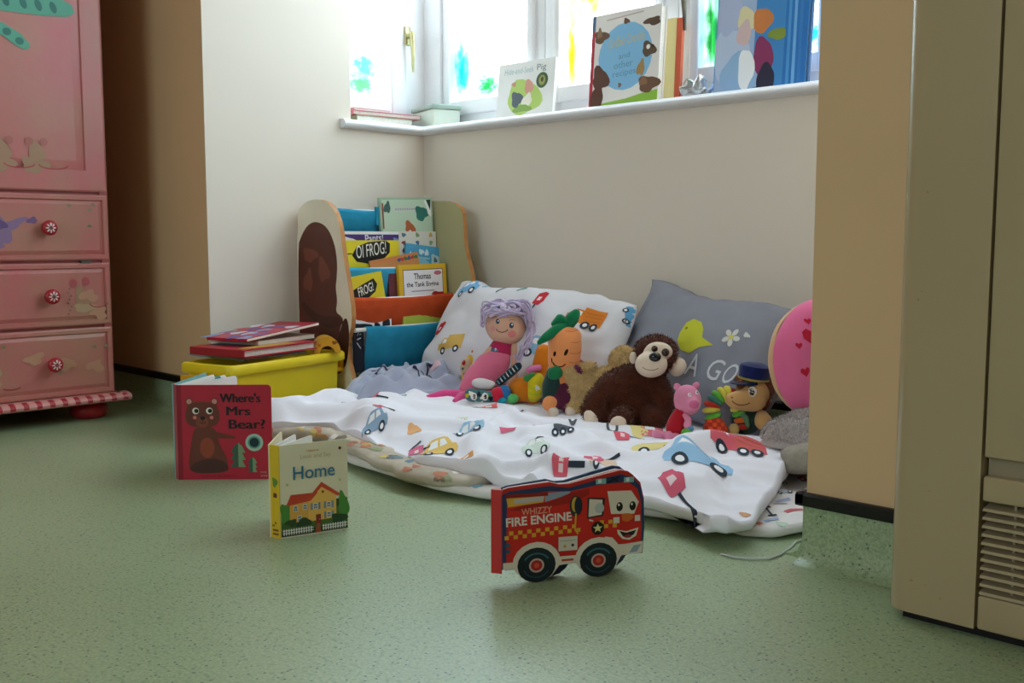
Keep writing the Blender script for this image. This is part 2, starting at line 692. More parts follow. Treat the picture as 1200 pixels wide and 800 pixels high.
def sill():
    mb = MB()
    # profile swept along left side, back, right side with mitred corners
    def ring(x, y, dx, dy): return [(x + dx * u, y + dy * u, v) for u, v in NOSE]
    mb.rings([ring(XL, 1.752, -1, 0), ring(XL, YB, -1, 1), ring(XR, YB, 1, 1), ring(XR, 1.752, 1, 0)])
    return mb
trim = struct(sill().build('trim_1', GLOSS, smooth=50))


def window(name, cx, cy, rz, w, z0=0.80, z1=2.0, tints=(), seed=0.0, left=0.06, right=0.06, low=0.085, handle=None, mid=None):
    """White casement; local x along its width, y outwards. left/right/low: bar widths."""
    e = bpy.data.objects.new(name, None)
    COL.objects.link(e)
    e.location, e.rotation_euler = (cx, cy, 0), (0, 0, rz)
    struct(e)
    fr = MB()
    h = w / 2
    for (x0, x1, a, b) in ((-h, -h + left, z0, z1), (h - right, h, z0, z1)):
        fr.box((x0, 0, a), (x1, 0.055, b), bev=0.004)
    fr.box((-h, 0.002, z0), (h, 0.055, z0 + low * 0.55), bev=0.004)
    fr.box((-h, 0.002, z1 - 0.06), (h, 0.055, z1), bev=0.004)
    fr.build('frame', GLOSS, e, smooth=30)
    sa = MB()
    i0, i1 = -h + left * 0.62, h - right * 0.62
    sa.box((i0, -0.012, z0 + low * 0.5), (-h + left + 0.003, 0.035, z1 - 0.05), bev=0.005)
    sa.box((h - right - 0.003, -0.012, z0 + low * 0.5), (i1, 0.035, z1 - 0.05), bev=0.005)
    sa.box((-h + left, -0.010, z0 + low * 0.5), (h - right, 0.033, z0 + low), bev=0.005)
    sa.box((-h + left, -0.010, z1 - 0.1), (h - right, 0.033, z1 - 0.05), bev=0.005)
    sash = sa.build('sash', GLOSS, e, smooth=30)
    pm = MB().box((-h + left, 0.014, z0 + low), (h - right, 0.018, z1 - 0.1)).build('pane', pane_mat(name + '_glass', tints, seed), e)
    if handle:
        hx, hz, m = handle
        hb = MB().box((hx - 0.011, -0.019, hz - 0.028), (hx + 0.011, -0.012, hz + 0.03), bev=0.003)
        hb.tube([(hx, -0.018, hz), (hx, -0.036, hz)], 0.008, 10)
        hb.tube([(hx, -0.036, hz + 0.012), (hx + 0.002, -0.038, hz - 0.02), (hx + 0.004, -0.036, hz - 0.06), (hx + 0.006, -0.034, hz - 0.11)], [0.008, 0.0085, 0.006, 0.0035], 10)
        hb.build('handle', m, e, smooth=40)
    return e


BRASS = mat('worn_brass', '#c9c08a', rough=0.3, metal=0.6, var=0.3, vscale=60)
IRON = mat('dull_handle_metal', '#6d675c', rough=0.35, metal=0.6, var=0.3, vscale=60)
aqua, green, yel, teal, pink = (.015, .45, .55), (.02, .30, .07), (.55, .45, .004), (.0, .10, .095), (.5, .12, .16)
XW, YWN = XL - SB, YB + SB
# corner posts of the bay
cp = struct(MB().box((XW - 0.06, YWN - 0.012, 0.795), (XW + 0.075, YWN + 0.06, 2.02), bev=0.006).build('trim_2', GLOSS, smooth=30))
cp = struct(MB().box((XR + SB - 0.075, YWN - 0.012, 0.795), (XR + SB + 0.06, YWN + 0.06, 2.02), bev=0.006).build('trim_3', GLOSS, smooth=30))
struct(MB().box((XW - 0.06, 1.74, 2.0), (XR + SB + 0.06, YWN + 0.06, 2.05)).build('trim_4', GLOSS))
window('window_1', XW, 1.97, RAD(90), 0.44, left=0.10, right=0.15, handle=(0.128, 1.085, BRASS), seed=1,
       tints=((aqua, -0.02, 0.985, 0.07, 0.05, .9), (green, -0.03, 0.925, 0.07, 0.035, .88)))
window('window_2', -2.22, YWN, 0, 0.44, left=0.045, right=0.06, seed=3,
       tints=((aqua, -0.14, 0.98, 0.045, 0.09, .95), (green, -0.03, 0.925, 0.06, 0.04, .93)))
window('window_3', -1.7725, YWN, 0, 0.455, left=0.06, right=0.065, seed=5,
       tints=((yel, -0.07, 1.15, 0.09, 0.10, .985), (yel, -0.14, 0.97, 0.02, 0.12, .96), (pink, 0.03, 1.05, 0.05, 0.05, .6)))
window('window_4', -1.3175, YWN, 0, 0.455, left=0.065, right=0.065, handle=(-0.19, 1.085, IRON), seed=8,
       tints=((green, -0.135, 0.97, 0.03, 0.12, .94), (teal, -0.105, 1.02, 0.024, 0.22, .95), (yel, 0.11, 1.0, 0.02, 0.14, .95), (aqua, 0.13, 0.93, 0.04, 0.035, .93)))
window('window_5', -0.87, YWN, 0, 0.44, seed=9)
window('window_6', XR + SB, 1.97, RAD(-90), 0.44, left=0.10, right=0.10, seed=11)
window('window_7', -0.30, -3.15, RAD(180), 1.9, z0=0.85, z1=2.15, seed=12)

# ---------------------------------------------------------------- heater cabinet
CREAM = mat('cream_enamel', '#b09c78', rough=0.22, spec=0.45, var=0.05, vscale=3, bump=0.03, bscale=200)
CREAM2 = mat('cream_enamel_dull', '#9c8d6e', rough=0.45, spec=0.4, var=0.05, vscale=3)
DARK = mat('dark_void', '#1a1612', rough=0.8, var=0.2)
hy, hx0, hx1, hs = 1.195, -0.526, 0.36, -0.4155
heater = thing('storage_heater', (hx0, hy, 0), 'tall cream enamel heater cabinet with slatted vent beside the wall', 'heater')


def rr_corner(r, w, d, n=6):
    """Plan outline of a slab with rounded front corners, front at y = 0."""
    pts = [(r - r * cos(RAD(90 * i / n)), r - r * sin(RAD(90 * i / n))) for i in range(n + 1)]
    return pts + [(w, 0), (w, d), (0, d)]


W = hs - hx0
MB().prism(rr_corner(0.030, W - 0.0012, 0.115), lambda u, v, d: (u, v, d), 0.012, 1.25).build('side_panel', CREAM, heater, smooth=40)
Wd = hx1 - hs
MB().box((W + 0.0012, 0.002, 0.214), (W + Wd, 0.1, 1.25), bev=0.002).build('door_panel', CREAM, heater, smooth=30)
MB().box((W + 0.0012, 0.018, 0.190), (W + Wd, 0.1, 0.216)).build('recessed_rail', CREAM2, heater)
lp = MB()
for lo, hi in (((W + 0.0012, 0.001, 0.163), (W + Wd, 0.1, 0.192)), ((W + 0.0012, 0.001, 0.012), (W + Wd, 0.1, 0.052))):
    lp.box(lo, hi, bev=0.003)
lp.build('lower_panel', CREAM, heater, smooth=30)
MB().box((W + 0.002, 0.05, 0.05), (W + Wd, 0.1, 0.165)).build('vent_cavity', DARK, heater)
sl = MB().prism([(0.002, 0.0), (0.004, 0.0030), (0.040, 0.0085), (0.040, 0.0055)], lambda u, v, d: (d, u, v), W + 0.002, W + Wd)
slat0 = sl.build('slat', CREAM, heater)
for k in range(11):
    s = slat0 if k == 0 else slat0.copy()
    if k: COL.objects.link(s); s.parent = heater
    s.location.z = 0.0535 + k * 0.0098
MB().box((W + 0.033, 0.012, 0.052), (W + 0.036, 0.02, 0.164)).build('vent_brace', CREAM2, heater)
MB().box((0.02, 0.015, 0.0), (W + Wd, 0.1, 0.014)).build('plinth', DARK, heater)
sp = Art()
RUST = '#a5764a'
for x, z, s in ((0.035, 0.052, .0035), (0.052, 0.05, .0022), (0.07, 0.038, .0028), (0.052, 0.165, .0018), (0.03, 0.39, .003), (0.034, 0.40, .002), (0.036, 0.515, .003)):
    sp.blob(x, z, s * .55, s * 0.35, RUST, x * 90)
sp.build('rust_mark', heater, lambda u, v, h: (u, -h, v))

# ---------------------------------------------------------------- painted wardrobe
PINK = mat('pink_scumbled_paint', '#c4686a', rough=0.33, spec=0.45, var=0, col2='#b5806c', vscale=5.5, bump=0.08, bscale=60)
PINKD = mat('deep_pink_paint', '#b35a58', rough=0.35, spec=0.45, var=0.2, vscale=9)
RED = mat('red_gloss_paint', '#b3202c', rough=0.28, spec=0.5, var=0.15)
STRIPE = mat('pale_pink_trim', '#dd9a94', rough=0.35, var=0.1)
wx, wy1, WW, WD = -2.57, 1.168, 0.90, 0.48
wardrobe = thing('wardrobe', (wx, wy1, 0), 'pink hand-painted wooden wardrobe with drawers and red bun feet', 'wardrobe')
cz0, cz1 = 0.066, 1.85
cb = MB()
cb.box((-WD, -0.02, cz0), (-0.004, 0, cz1)).box((-WD, -WW, cz0), (-0.004, -WW + 0.02, cz1)).box((-WD, -WW, cz0), (-WD + 0.02, 0, cz1))
for z in (cz0, 0.236, 0.400, 0.572, cz1 - 0.02): cb.box((-WD, -WW, z), (-0.012, 0, z + 0.012))
cb.build('carcass', PINKD, wardrobe)
pl = MB().prism([(-0.01, 0.047), (0.022, 0.047), (0.030, 0.051), (0.032, 0.057), (0.028, 0.063), (0.012, 0.068), (-0.01, 0.068)],
                lambda u, v, d: (u, d, v), -WW - 0.03, 0.03)
pl.prism([(0, 0.047), (0.022, 0.047), (0.030, 0.051), (0.032, 0.057), (0.028, 0.063), (0.012, 0.068), (0, 0.068)],
         lambda u, v, d: (d, u, v), -WD, 0.02)
plinth = pl.build('plinth_moulding', STRIPE, wardrobe, smooth=40)
st = MB()
for k in range(30):
    y = 0.02 - k * 0.031
    st.prism([(0.0225, 0.0475), (0.0305, 0.0515), (0.0325, 0.057), (0.0285, 0.0632), (0.0125, 0.0683), (0.014, 0.066), (0.027, 0.061), (0.0305, 0.057), (0.0285, 0.053)],
             lambda u, v, d: (u, d, v), y, y - 0.0125)
st.build('red_stripe', RED, plinth)
for fy in (-0.045, -WW + 0.045):
    for fx in (-0.06, -WD + 0.06):
        MB().lathe([(0.0, 0), (0.032, 0), (0.043, 0.008), (0.047, 0.020), (0.044, 0.034), (0.034, 0.042), (0.03, 0.048), (0, 0.048)], (fx, fy, 0), (0, 0, 1), 28).build('bun_foot', RED, wardrobe, smooth=50)


def raised(y0, y1, z0, z1, name, frame, bevel, lift):
    """A panel whose field is raised inside a bevelled border."""
    mb = MB()
    q = lambda i, x: [(x, y0 + i, z0 + i), (x, y1 - i, z0 + i), (x, y1 - i, z1 - i), (x, y0 + i, z1 - i)]
    rows = [q(0, -0.012), q(0, -0.002), q(0.004, 0.0), q(frame, 0.0), q(frame + 0.002, -0.005), q(frame + bevel, lift), q(frame + bevel + 0.0015, lift)]
    mb.rings(rows)
    return mb.build(name, PINK, wardrobe, smooth=20)


FLOWER_GREY = '#d9d4cf'
for i, (z0, z1) in enumerate(((0.070, 0.238), (0.246, 0.402), (0.410, 0.572))):
    d = raised(-WW + 0.004, -0.002, z0, z1, 'drawer', 0.012, 0.012, -0.0005)
    for ky in (-0.158, -WW + 0.158):
        zc = (z0 + z1) / 2 - (0.002 if i else 0)
        kb = MB().lathe([(0.0, -0.002), (0.010, -0.002), (0.009, 0.008), (0.013, 0.012), (0.018, 0.018), (0.0185, 0.024), (0.016, 0.029), (0.009, 0.0315), (0, 0.032)], (0, ky, zc), (1, 0, 0), 24).build('knob', RED, d, smooth=60)
        fl = Art()
        for k in range(8):
            a = 2 * pi * k / 8
            fl.ell(ky + 0.0085 * cos(a), zc + 0.0085 * sin(a), 0.0042, 0.0017, FLOWER_GREY, rot=math.degrees(a), n=8)
        fl.ell(ky, zc, 0.0035, None, '#5a5550', n=10)
        t = bvh_of(kb)

        def kfn(u, v, h, t=t):
            loc, nor, _, _ = t.ray_cast(Vector((1, u, v)), Vector((-1, 0, 0)))
            return loc + Vector((h, 0, 0)) if loc else None
        # the flower is painted on the knob's face: same part, drawn as flat ink
        fl.build('painted_flower', d, kfn, maxlen=0.003)
dr = raised(-0.448, -0.002, 0.580, cz1 - 0.02, 'door', 0.052, 0.022, -0.001)
dl = raised(-WW + 0.004, -0.452, 0.580, cz1 - 0.02, 'door', 0.052, 0.022, -0.001)
pa = Art(base=0.0006).at(.062, -.028)
# teal striped tail and legs, then faded mice, dots and flowers
tealp, teald, mouse, rosy = '#5aa58c', '#2f7468', '#a98468', '#b3474e'
pa.poly([(-.36, 1.020), (-.20, 1.024), (-.145, 1.030), (-.128, 1.042), (-.135, 1.06), (-.16, 1.07), (-.36, 1.07)], tealp)
for x in (-.33, -.29, -.25, -.215, -.18): pa.ell(x, 1.047, .008, .014, teald, rot=20, n=12)
pa.poly([(-.36, 1.005), (-.30, .995), (-.26, .975), (-.240, .955), (-.238, .945), (-.25, .938), (-.27, .945), (-.30, .965), (-.36, .975)], tealp)
for x, z in ((-.262, .957), (-.29, .975)): pa.ell(x, z, .010, .009, teald, n=12)
for (mx, mz, s) in ((-.235, .70, 1.0), (-.315, .70, 1.0)):
    pa.blob(mx, mz, .02 * s, .026 * s, mouse, 2); pa.blob(mx - .004, mz - .032, .03, .02, mouse, 1)
    pa.ell(mx - .016, mz + .024, .010, None, '#b06a62', n=12); pa.ell(mx + .018, mz + .024, .010, None, '#b06a62', n=12)
    pa.arc(mx + .04, mz - .03, .035, .01, 180, 360, .003, rosy)
pa.build('painted_picture', dr, lambda u, v, h: (h, u, v))
p2 = Art(base=0.0006)
p2.blob(-.27, .478, .035, .03, '#8d6f93', 3); p2.blob(-.235, .497, .03, .012, '#8d6f93', 1, rot=25); p2.blob(-.262, .496, .014, .011, '#6a4f80', 2)
p2.blob(-.19, .507, .012, .008, '#7a5a86', 4); p2.blob(-.285, .45, .03, .012, '#8d6f93', 5)
p2.blob(-.076, .318, .020, .024, mouse, 2); p2.blob(-.07, .29, .026, .012, '#b59a78', 1)
for a, b in ((-.098, .352), (-.066, .356)): p2.ell(a, b, .010, .011, '#b4565a', n=12)
for k in range(9): p2.ell(-.112 + .004 * (k % 3), .276 + .009 * k, .0022, None, '#7d7263', n=7)
p2.arc(-.035, .302, .024, .012, 190, 350, .0025, '#a04a44')
p2.blob(-.30, .150, .02, .024, '#b09a74', 2); p2.blob(-.305, .118, .026, .016, '#b09a74', 4); p2.ell(-.3, .175, .011, None, '#b4565a', n=12)
p2.arc(-.255, .106, .02, .006, 190, 350, .0028, '#a03a3c')
for x, z in ((-.048, .535), (-.04, .548), (-.05, .495), (-.1, .545), (-.14, .13), (-.05, .19), (-.27, .205), (-.02, .19)):
    p2.blob(x, z, .005, .004, '#8a8468', x * 50)
for x, z in ((-.2, .17), (-.12, .15), (-.05, .14), (-.06, .32), (-.035, .275), (-.3, .31)): p2.blob(x, z, .022, .014, '#bf8f74', x * 37, wob=.25)
p2.build('painted_picture', wardrobe, lambda u, v, h: (h, u, v))
MB().box((-0.012, -0.075, 0.402), (0.001, -0.05, 0.409)).build('catch_plate', IRON, wardrobe)

# ---------------------------------------------------------------- books
PAPER = mat('book_pages', '#e9e4d8', rough=0.75, spec=0.2, var=0.16, vscale=220)
BOARD = mat('board_pages', '#f1eee8', rough=0.5, var=0.04)


def card(col, rough=0.38):
    return mat('glossy_card_' + col.strip('#'), col, rough=rough, spec=0.4, var=0.06, vscale=12)


def closed_book(name, loc, rot, w, h, t, col, label, art=None, spine_col=None, hard=0.002, inset=0.003, group=None, pages=PAPER, tilt_spine=None):
    """Closed book standing in its own frame: x along the cover from the spine, z up, front at y = 0, back at y = t."""
    e = thing(name, loc, label, 'book', rot=rot, group=group)
    m = [card(col), card(spine_col or col)]
    mb = MB()
    mb.box((0, 0, 0), (w, hard, h), 0).box((0, t - hard, 0), (w, t, h), 0)
    mb.box((-hard, 0, 0), (hard * 0.5, t, h), 1, bev=min(hard * 0.4, 0.0012))
    mb.build('cover', m, e)
    MB().box((hard * 0.5, hard, inset), (w - inset, t - hard, h - inset)).build('page_block', pages, e)
    if art:
        art.build('cover_print', e, lambda u, v, hh: (u, -hh, v))
    return e


# three standing board books on the floor --------------------------------------
def rounded(w, h, r, n=5):
    """Cover outline, square at the spine and rounded at the free corners."""
    pts = [(0, 0)]
    pts += [(w - r + r * cos(RAD(-90 + 90 * i / n)), r + r * sin(RAD(-90 + 90 * i / n))) for i in range(n + 1)]
    pts += [(w - r + r * cos(RAD(90 * i / n)), h - r + r * sin(RAD(90 * i / n))) for i in range(n + 1)]
    return pts + [(0, h)]


def leaf(pts, ang, t, y0=0.0, x0=0.0):
    """Stiff leaf swung by ang degrees away from the cover about the spine edge (x0, y0)."""
    c, s = cos(RAD(ang)), sin(RAD(ang))
    return MB().prism(pts, lambda u, v, d: (x0 + u * c - d * s, y0 + u * s + d * c, v), 0, t)


def open_book(name, loc, rz, w, h, col, label, art, spine_col, back_ang, page_angs, back_col, spine_w=0.016, r=0.008):
    e = thing(name, loc, label, 'book', rz=rz)
    out = rounded(w, h, r)
    f = MB().prism(out, lambda u, v, d: (u, d, v), 0, 0.0022)
    f.build('front_cover', card(col), e)
    art.build('cover_print', e, lambda u, v, hh: (u, -hh, v))
    bd = (cos(RAD(back_ang)), sin(RAD(back_ang)))
    # spine set square between the two covers' hinges
    sx, sy = -spine_w * sin(RAD(back_ang * 0.42)), spine_w * cos(RAD(back_ang * 0.42))
    MB().prism([(0, 0), (0.0022, 0.0018), (sx + 0.0022, sy + 0.001), (sx, sy)], lambda u, v, d: (u, v, d), 0, h).build('spine', card(spine_col), e)
    leaf(out, back_ang, 0.0022, sy, sx).build('back_cover', card(back_col), e)
    for i, a in enumerate(page_angs):
        k = (i + 0.6) / (len(page_angs) + 0.4)
        leaf(rounded(w - 0.004, h - 0.003, r), a, 0.0016, sy * k + 0.002, sx * k + 0.001).build('page', BOARD, e)
    return e, (sx, sy)


# red bear book
w, h = 0.180, 0.184
A = Art()
A.rect(0, 0, 0.009, h, '#8f1628')
A.at(0, 0, 0.001)
br, brd, belly = '#6b3324', '#4b271d', '#94432a'
A.soft([(22, 12), (78, 12), (92, 16), (96, 28), (90, 50), (80, 66), (76, 84), (70, 104), (34, 104), (28, 84), (24, 60), (20, 36)], br)
A.soft([(22, 12), (96, 13), (95, 30), (74, 42), (50, 40), (24, 30)], brd)
A.soft([(68, 96), (84, 90), (112, 84), (111, 80), (84, 80), (66, 82)], br)
A.ell(56, 62, 14, 20, belly)
for x in (24, 72): A.ell(x, 152, 7, None, br); A.ell(x, 152, 5, None, '#c88a7e')
A.soft([(18, 140), (26, 150), (48, 152), (70, 150), (79, 140), (82, 122), (78, 108), (64, 102), (34, 102), (20, 108), (16, 122)], br)
A.ell(48, 112, 12, 11, '#84402a')
for x in (36, 62): A.ell(x, 134, 6.4, None, '#efe6d4'); A.ell(x + 1.5, 134, 4.2, None, '#141010')
for x in (34, 66): A.ell(x, 121, 3.6, None, '#d37a6c')
A.ell(49, 120, 5, 3.8, '#1a1010'); A.line([(49, 118), (49, 112)], 1.2, '#1a1010'); A.arc(49, 114, 6, 4, 200, 340, 1.2, '#1a1010')
for s_, x, y, wd, ht in (("Where's", 82, 150, 76, 18), ('Mrs', 94, 125, 44, 17), ('Bear?', 98, 99, 68, 18)):
    [A.text(s_, x + k, y, wd, ht, '#1c0d10') for k in (0, .7, 1.4, 2.1)]
A.ell(146, 72, 17, None, '#a5c4b0'); A.ell(146, 72, 9, None, '#12343a'); A.ell(146, 72, 12, None, '#5b8f86'); A.ell(146, 72, 9, None, '#0f2c33')
for x, y, s_ in ((115, 24, 1.0), (142, 14, 0.62)):
    for k in range(3):
        yy = y + 14 * s_ * k
        A.poly([(x - 15 * s_, yy), (x, yy), (x, yy + 20 * s_), (x - 8 * s_, yy + 13 * s_)], '#3d5f4c')
        A.poly([(x, yy), (x + 14 * s_, yy), (x + 8 * s_, yy + 13 * s_), (x, yy + 20 * s_)], '#7f9a70')
A.text('Ingela P Arrhenius', 44, 4.5, 66, 4.5, '#6e1220')
A.text('nosy', 157, 11, 12, 4, '#d8a7a0'); A.text('crow', 157, 5, 13, 3.2, '#d8a7a0')
bear, _ = open_book('board_book', (-1.812, 0.942, 0.0), RAD(46.4), w, h, '#b81f36',
                    'red board book with a brown bear on its cover standing open on the floor', A, '#b04a52', 84, (63, 71, 79), '#7fb6b4')
pp = Art()
pp.blob(.09, .10, .06, .06, '#9cc8dc', 1); pp.blob(.13, .15, .03, .03, '#58a08c', 2); pp.blob(.05, .15, .03, .02, '#c8e4ec', 3)
c_, s_ = cos(RAD(63)), sin(RAD(63))
pp.build('page_print', bear, lambda u, v, hh: (-0.002 + u * c_ + hh * s_, 0.006 + u * s_ - hh * c_, v))

# cream house book
w, h = 0.112, 0.146
A = Art()
A.at(0, 0, 0.001)
cream = '#e9dfc0'
A.rect(0, 0, 1.2, h * 1000, '#d8b83a')
A.rect(2, 2, 109, 50, '#33472a'); A.rect(2, 10, 109, 30, '#4a6a32')
A.blob(10, 38, 9, 17, '#4f8b3a', 1); A.blob(104, 40, 9, 20, '#4f8b3a', 2)
A.poly([(16, 20), (92, 22), (92, 62), (68, 76), (46, 58), (16, 56)], '#e0a64c')
A.poly([(46, 22), (92, 22), (92, 62), (68, 76), (46, 60)], '#ecb95c')
A.poly([(10, 50), (50, 54), (62, 66), (18, 67)], '#c8452c')
A.poly([(42, 55), (68, 82), (98, 60), (95, 56), (68, 74), (47, 53)], '#cc4a30')
A.ell(70, 66, 2.2, None, '#7d4a24')
for x, y in ((22, 40), (37, 41), (54, 40), (76, 40), (76, 24), (28, 24)):
    A.rect(x, y, 7, 9, '#f1ead8'); A.rect(x + .8, y + .8, 2.4, 3.2, '#5b6a78'); A.rect(x + 3.8, y + .8, 2.4, 3.2, '#5b6a78'); A.rect(x + .8, y + 4.8, 5.4, 3.2, '#6f7f8c')
for x, y in ((49.5, 39), (62, 39), (71.5, 39), (84, 39), (71.5, 23), (84, 23)): A.rect(x, y, 3.4, 11, '#7692a0')
A.rect(58, 16, 8, 15, '#8e3328'); A.ell(64, 23, .8, None, '#e8c060', n=8)
A.blob(38, 21, 14, 6, '#2f4a2c', 3); A.blob(96, 20, 12, 9, '#2f4a2c', 1); A.blob(18, 23, 9, 6, '#37532e', 5)
A.poly([(56, 2), (66, 2), (64, 17), (59, 17)], '#a8563a')
for a, b in ((4, 54), (68, 110)):
    A.rect(a, 7, b - a, 1.2, '#e8e8e0'); A.rect(a, 11, b - a, 1.2, '#e8e8e0')
    for k in range(int((b - a) / 4)): A.rect(a + 1 + 4 * k, 4.5, 1.7, 9.5, '#efefe8')
A.text('Home', 22, 90, 68, 21, '#3f7896', bold=0.008)
A.text('Look and Say', 34, 120, 50, 9, '#b9b08a')
A.text('Usborne', 44, 132, 20, 4, '#c8553a')
A.ell(99, 133, 2.6, None, '#7c2f2c', n=12)
for x, y in ((12, 84), (98, 82)): A.blob(x, y, 2, 2, '#b6c088', 2)
home, (hsx, hsy) = open_book('board_book', (-1.334, 0.858, 0.0), RAD(75), w, h, cream,
                'small cream board book with a yellow house on its cover and a yellow spine', A, '#dcb828', 62, (40, 52), '#e6d9b0', spine_w=0.019, r=0.006)
S = Art()
d_ = math.hypot(hsx, hsy)
S.at(0, 0, 0.001)
S.blob(10, 88, 5, 8, '#5d8a3a', 1); S.rect(6, 64, 8, 7, '#6a2d24')
S.text('Look and Say', 8, 30, 26, 3, '#b59420', rot=90)
S.rect(3, 18, 5, 3, '#8a6a20'); S.rect(4, 11, 12, 3, '#7a4a28'); S.rect(4, 5, 12, 3, '#7a4a28'); S.ell(10, 24, 2, None, '#8a5a28', n=10)
S.build('spine_print', home, lambda u, v, hh: (hsx - hsx * u / d_ - hh * hsy / d_, hsy - hsy * u / d_ + hh * hsx / d_, v))

# fire-engine shaped book: both boards cut to the same outline, wheels below
ENG = [(0, 18), (6, 17), (24, 17), (20, 12), (24, 6), (31, 1), (43, -3), (55, 0), (63, 6), (68, 13), (69, 18), (97, 19), (99, 12), (104, 5), (112, 0), (122, -2), (134, 1),
       (142, 7), (147, 15), (148, 23), (165, 25), (180, 25), (182, 60), (181, 100), (176, 122), (166, 133), (160, 138), (150, 140), (120, 134), (84, 126), (72, 126), (60, 130), (10, 126), (3, 124), (0, 116)]
K, KY = 0.00112, 0.00103
RAW = [(x, y + 3) for x, y in ENG]
ENG = [(x * K, (y + 3) * KY) for x, y in ENG]
eng = thing('board_book', (-0.938, 0.944, 0.0), 'fire-engine shaped red board book with a smiling face standing on its wheels', 'book', rz=RAD(59))
BLUE = card('#2c3d5e')
ER = card('#c22a22')
BK = [((x + (24 if 19 < x < 150 and y < 27 else 0)) * K, y * KY) for x, y in RAW]   # the back board's wheels sit further along
EB = leaf(BK, 6.5, 0.003, 0.010, 0.0)
MB().prism(ENG, lambda u, v, d: (u, d, v), 0, 0.003).build('front_cover', ER, eng)
EB.build('back_cover', BLUE, eng)
leaf([(x * 0.985, y * 0.985 + 0.001) for x, y in ENG], 3, 0.002, 0.006, 0.001).build('page', BOARD, eng)
MB().prism([(-0.012, 0.008), (0.001, -0.0005), (0.002, 0.010), (-0.010, 0.012)], lambda u, v, d: (u, v, d), 0.016, 0.130).build('spine', ER, eng)
A = Art()
A.X = Matrix(((K, 0, 0), (0, KY, 3 * KY), (0, 0, 1)))
red, dred, navy, cream = '#c8281f', '#9e1f1a', '#2a3a5c', '#d9cdb8'
A.poly([(0, 18), (22, 17), (63, 18), (88, 20), (131, 22), (180, 25), (182, 60), (181, 96), (176, 118), (166, 129), (150, 135), (120, 129), (84, 121), (60, 125), (10, 121), (0, 116)], navy)
A.poly([(6, 19), (22, 19), (63, 19), (131, 24), (177, 26), (178, 60), (177, 96), (172, 114), (160, 124), (120, 122), (86, 116), (60, 118), (12, 114), (7, 100)], red)
A.poly([(8, 100), (52, 104), (54, 116), (6, 113)], '#d9a540'); A.poly([(16, 104), (52, 106), (52, 112), (16, 110)], '#b9b2ae')
A.poly([(54, 104), (84, 112), (86, 116), (54, 116)], '#8d99a8')
A.poly([(8, 96), (30, 102), (60, 104), (86, 114), (110, 118), (110, 110), (84, 100), (30, 94)], dred)
A.rect(6, 112, 52, 5, '#8c1b18')
A.text('WHIZZY', 25, 88, 38, 9, '#d98f76', bold=0.02, rot=2)
A.text('FIRE ENGINE', 6, 74, 82, 12, '#dcd2c4', bold=0.03, rot=2)
for k in range(17):
    for j in range(2):
        x = 4 + k * 5.6
        if (k + j) % 2 == 0: A.rect(x, 57 + j * 5.6 + k * .25, 5.2, 5.2, '#d9a02f')
for k in range(5): A.rect(118 + k * 5.6, 62 + (k % 2) * 5.6 + 1.4, 5.2, 5.2, '#d9a02f')
A.ell(92, 96, 7, 14, '#33302e'); A.ell(92, 98, 4.5, 10, '#c8a23c'); A.ell(96, 96, 5, 12, '#1f2730')
A.line([(93, 86), (92, 64), (96, 58)], 2, '#d9a02f')
A.poly([(107, 78), (128, 80), (130, 104), (108, 106)], '#1d2328'); A.poly([(109, 80), (126, 82), (127, 102), (110, 104)], cream)
A.ell(123, 91, 6, 7, '#b3b6b2'); A.line([(110, 76), (115, 74)], 2, cream)
A.ell(121, 64, 8, 9, '#1d1a16')
A.poly([(121 + (6.5 if k % 2 == 0 else 2.8) * sin(pi * k / 5), 64 + (6.5 if k % 2 == 0 else 2.8) * cos(pi * k / 5)) for k in range(10)], '#e0cf8a')
A.poly([(138, 82), (168, 80), (174, 96), (164, 112), (133, 113)], cream)
for x in (149, 166): A.ell(x, 91, 4.2, 6.2, '#17130f'); A.ell(x - 1, 93.5, 1.3, 1.8, '#e8e0d0', n=8)
A.blob(159, 76, 7.5, 6, '#d2662a', 1, wob=.08)
A.rect(141, 69, 8, 8, cream); A.rect(169, 70, 7, 8, cream)
A.poly([(146, 60), (158, 57), (174, 61), (171, 50), (162, 45), (153, 47), (147, 54)], cream)
A.poly([(149, 58), (158, 55), (171, 58), (168, 52), (161, 48.5), (154, 50)], '#1f1518')
A.ell(160, 50, 5, 2.2, '#9a3030')
A.poly([(2, 18), (24, 18), (63, 19), (63, 26), (20, 27), (2, 27)], cream); A.poly([(67, 18), (98, 20), (98, 30), (66, 30)], cream)
A.poly([(140, 24), (179, 26), (180, 42), (158, 40), (148, 40), (140, 50), (130, 52), (142, 30)], cream)
A.poly([(162, 27), (172, 28), (178, 38), (168, 37)], '#8ea0aa')
A.rect(75, 23, 15, 3, '#b8442c')
A.rect(71, 37, 24, 19, '#cfc6b4'); A.ell(79, 43, 2, None, '#c8902c', n=10); A.ell(89, 44, 2, None, '#2a2a2a', n=10); A.rect(73, 50, 20, 1, '#a39a88')
for x, y, s_ in ((8, 50, 3), (8, 42, 3)): A.ell(x, y, s_, None, '#3b4f60', n=10)
for x in (43.5, 122):
    A.ell(x, 24, 30, 28, cream)
    A.ell(x, 21, 24, 23.5, '#152226'); A.arc(x, 20.5, 17, 16, 30, 150, 2.2, '#33626b'); A.arc(x, 20.5, 17, 16, 200, 330, 1.6, '#2a4a52')
    A.ell(x, 20.5, 9.5, None, '#c2a79a'); A.ell(x, 20.5, 7.2, None, '#a8281f'); A.ell(x, 20.5, 3.5, None, '#d0503c')
for x in (124, 160):
    A.rect(x - 6, 123.5, 13, 7, '#7fb0ac'); A.rect(x - 3, 125, 4, 5, '#cfe2dc')
A.line([(134, 125), (148, 132)], 3, '#1d1f2a'); A.line([(138, 131), (146, 126)], 3, '#1d1f2a')
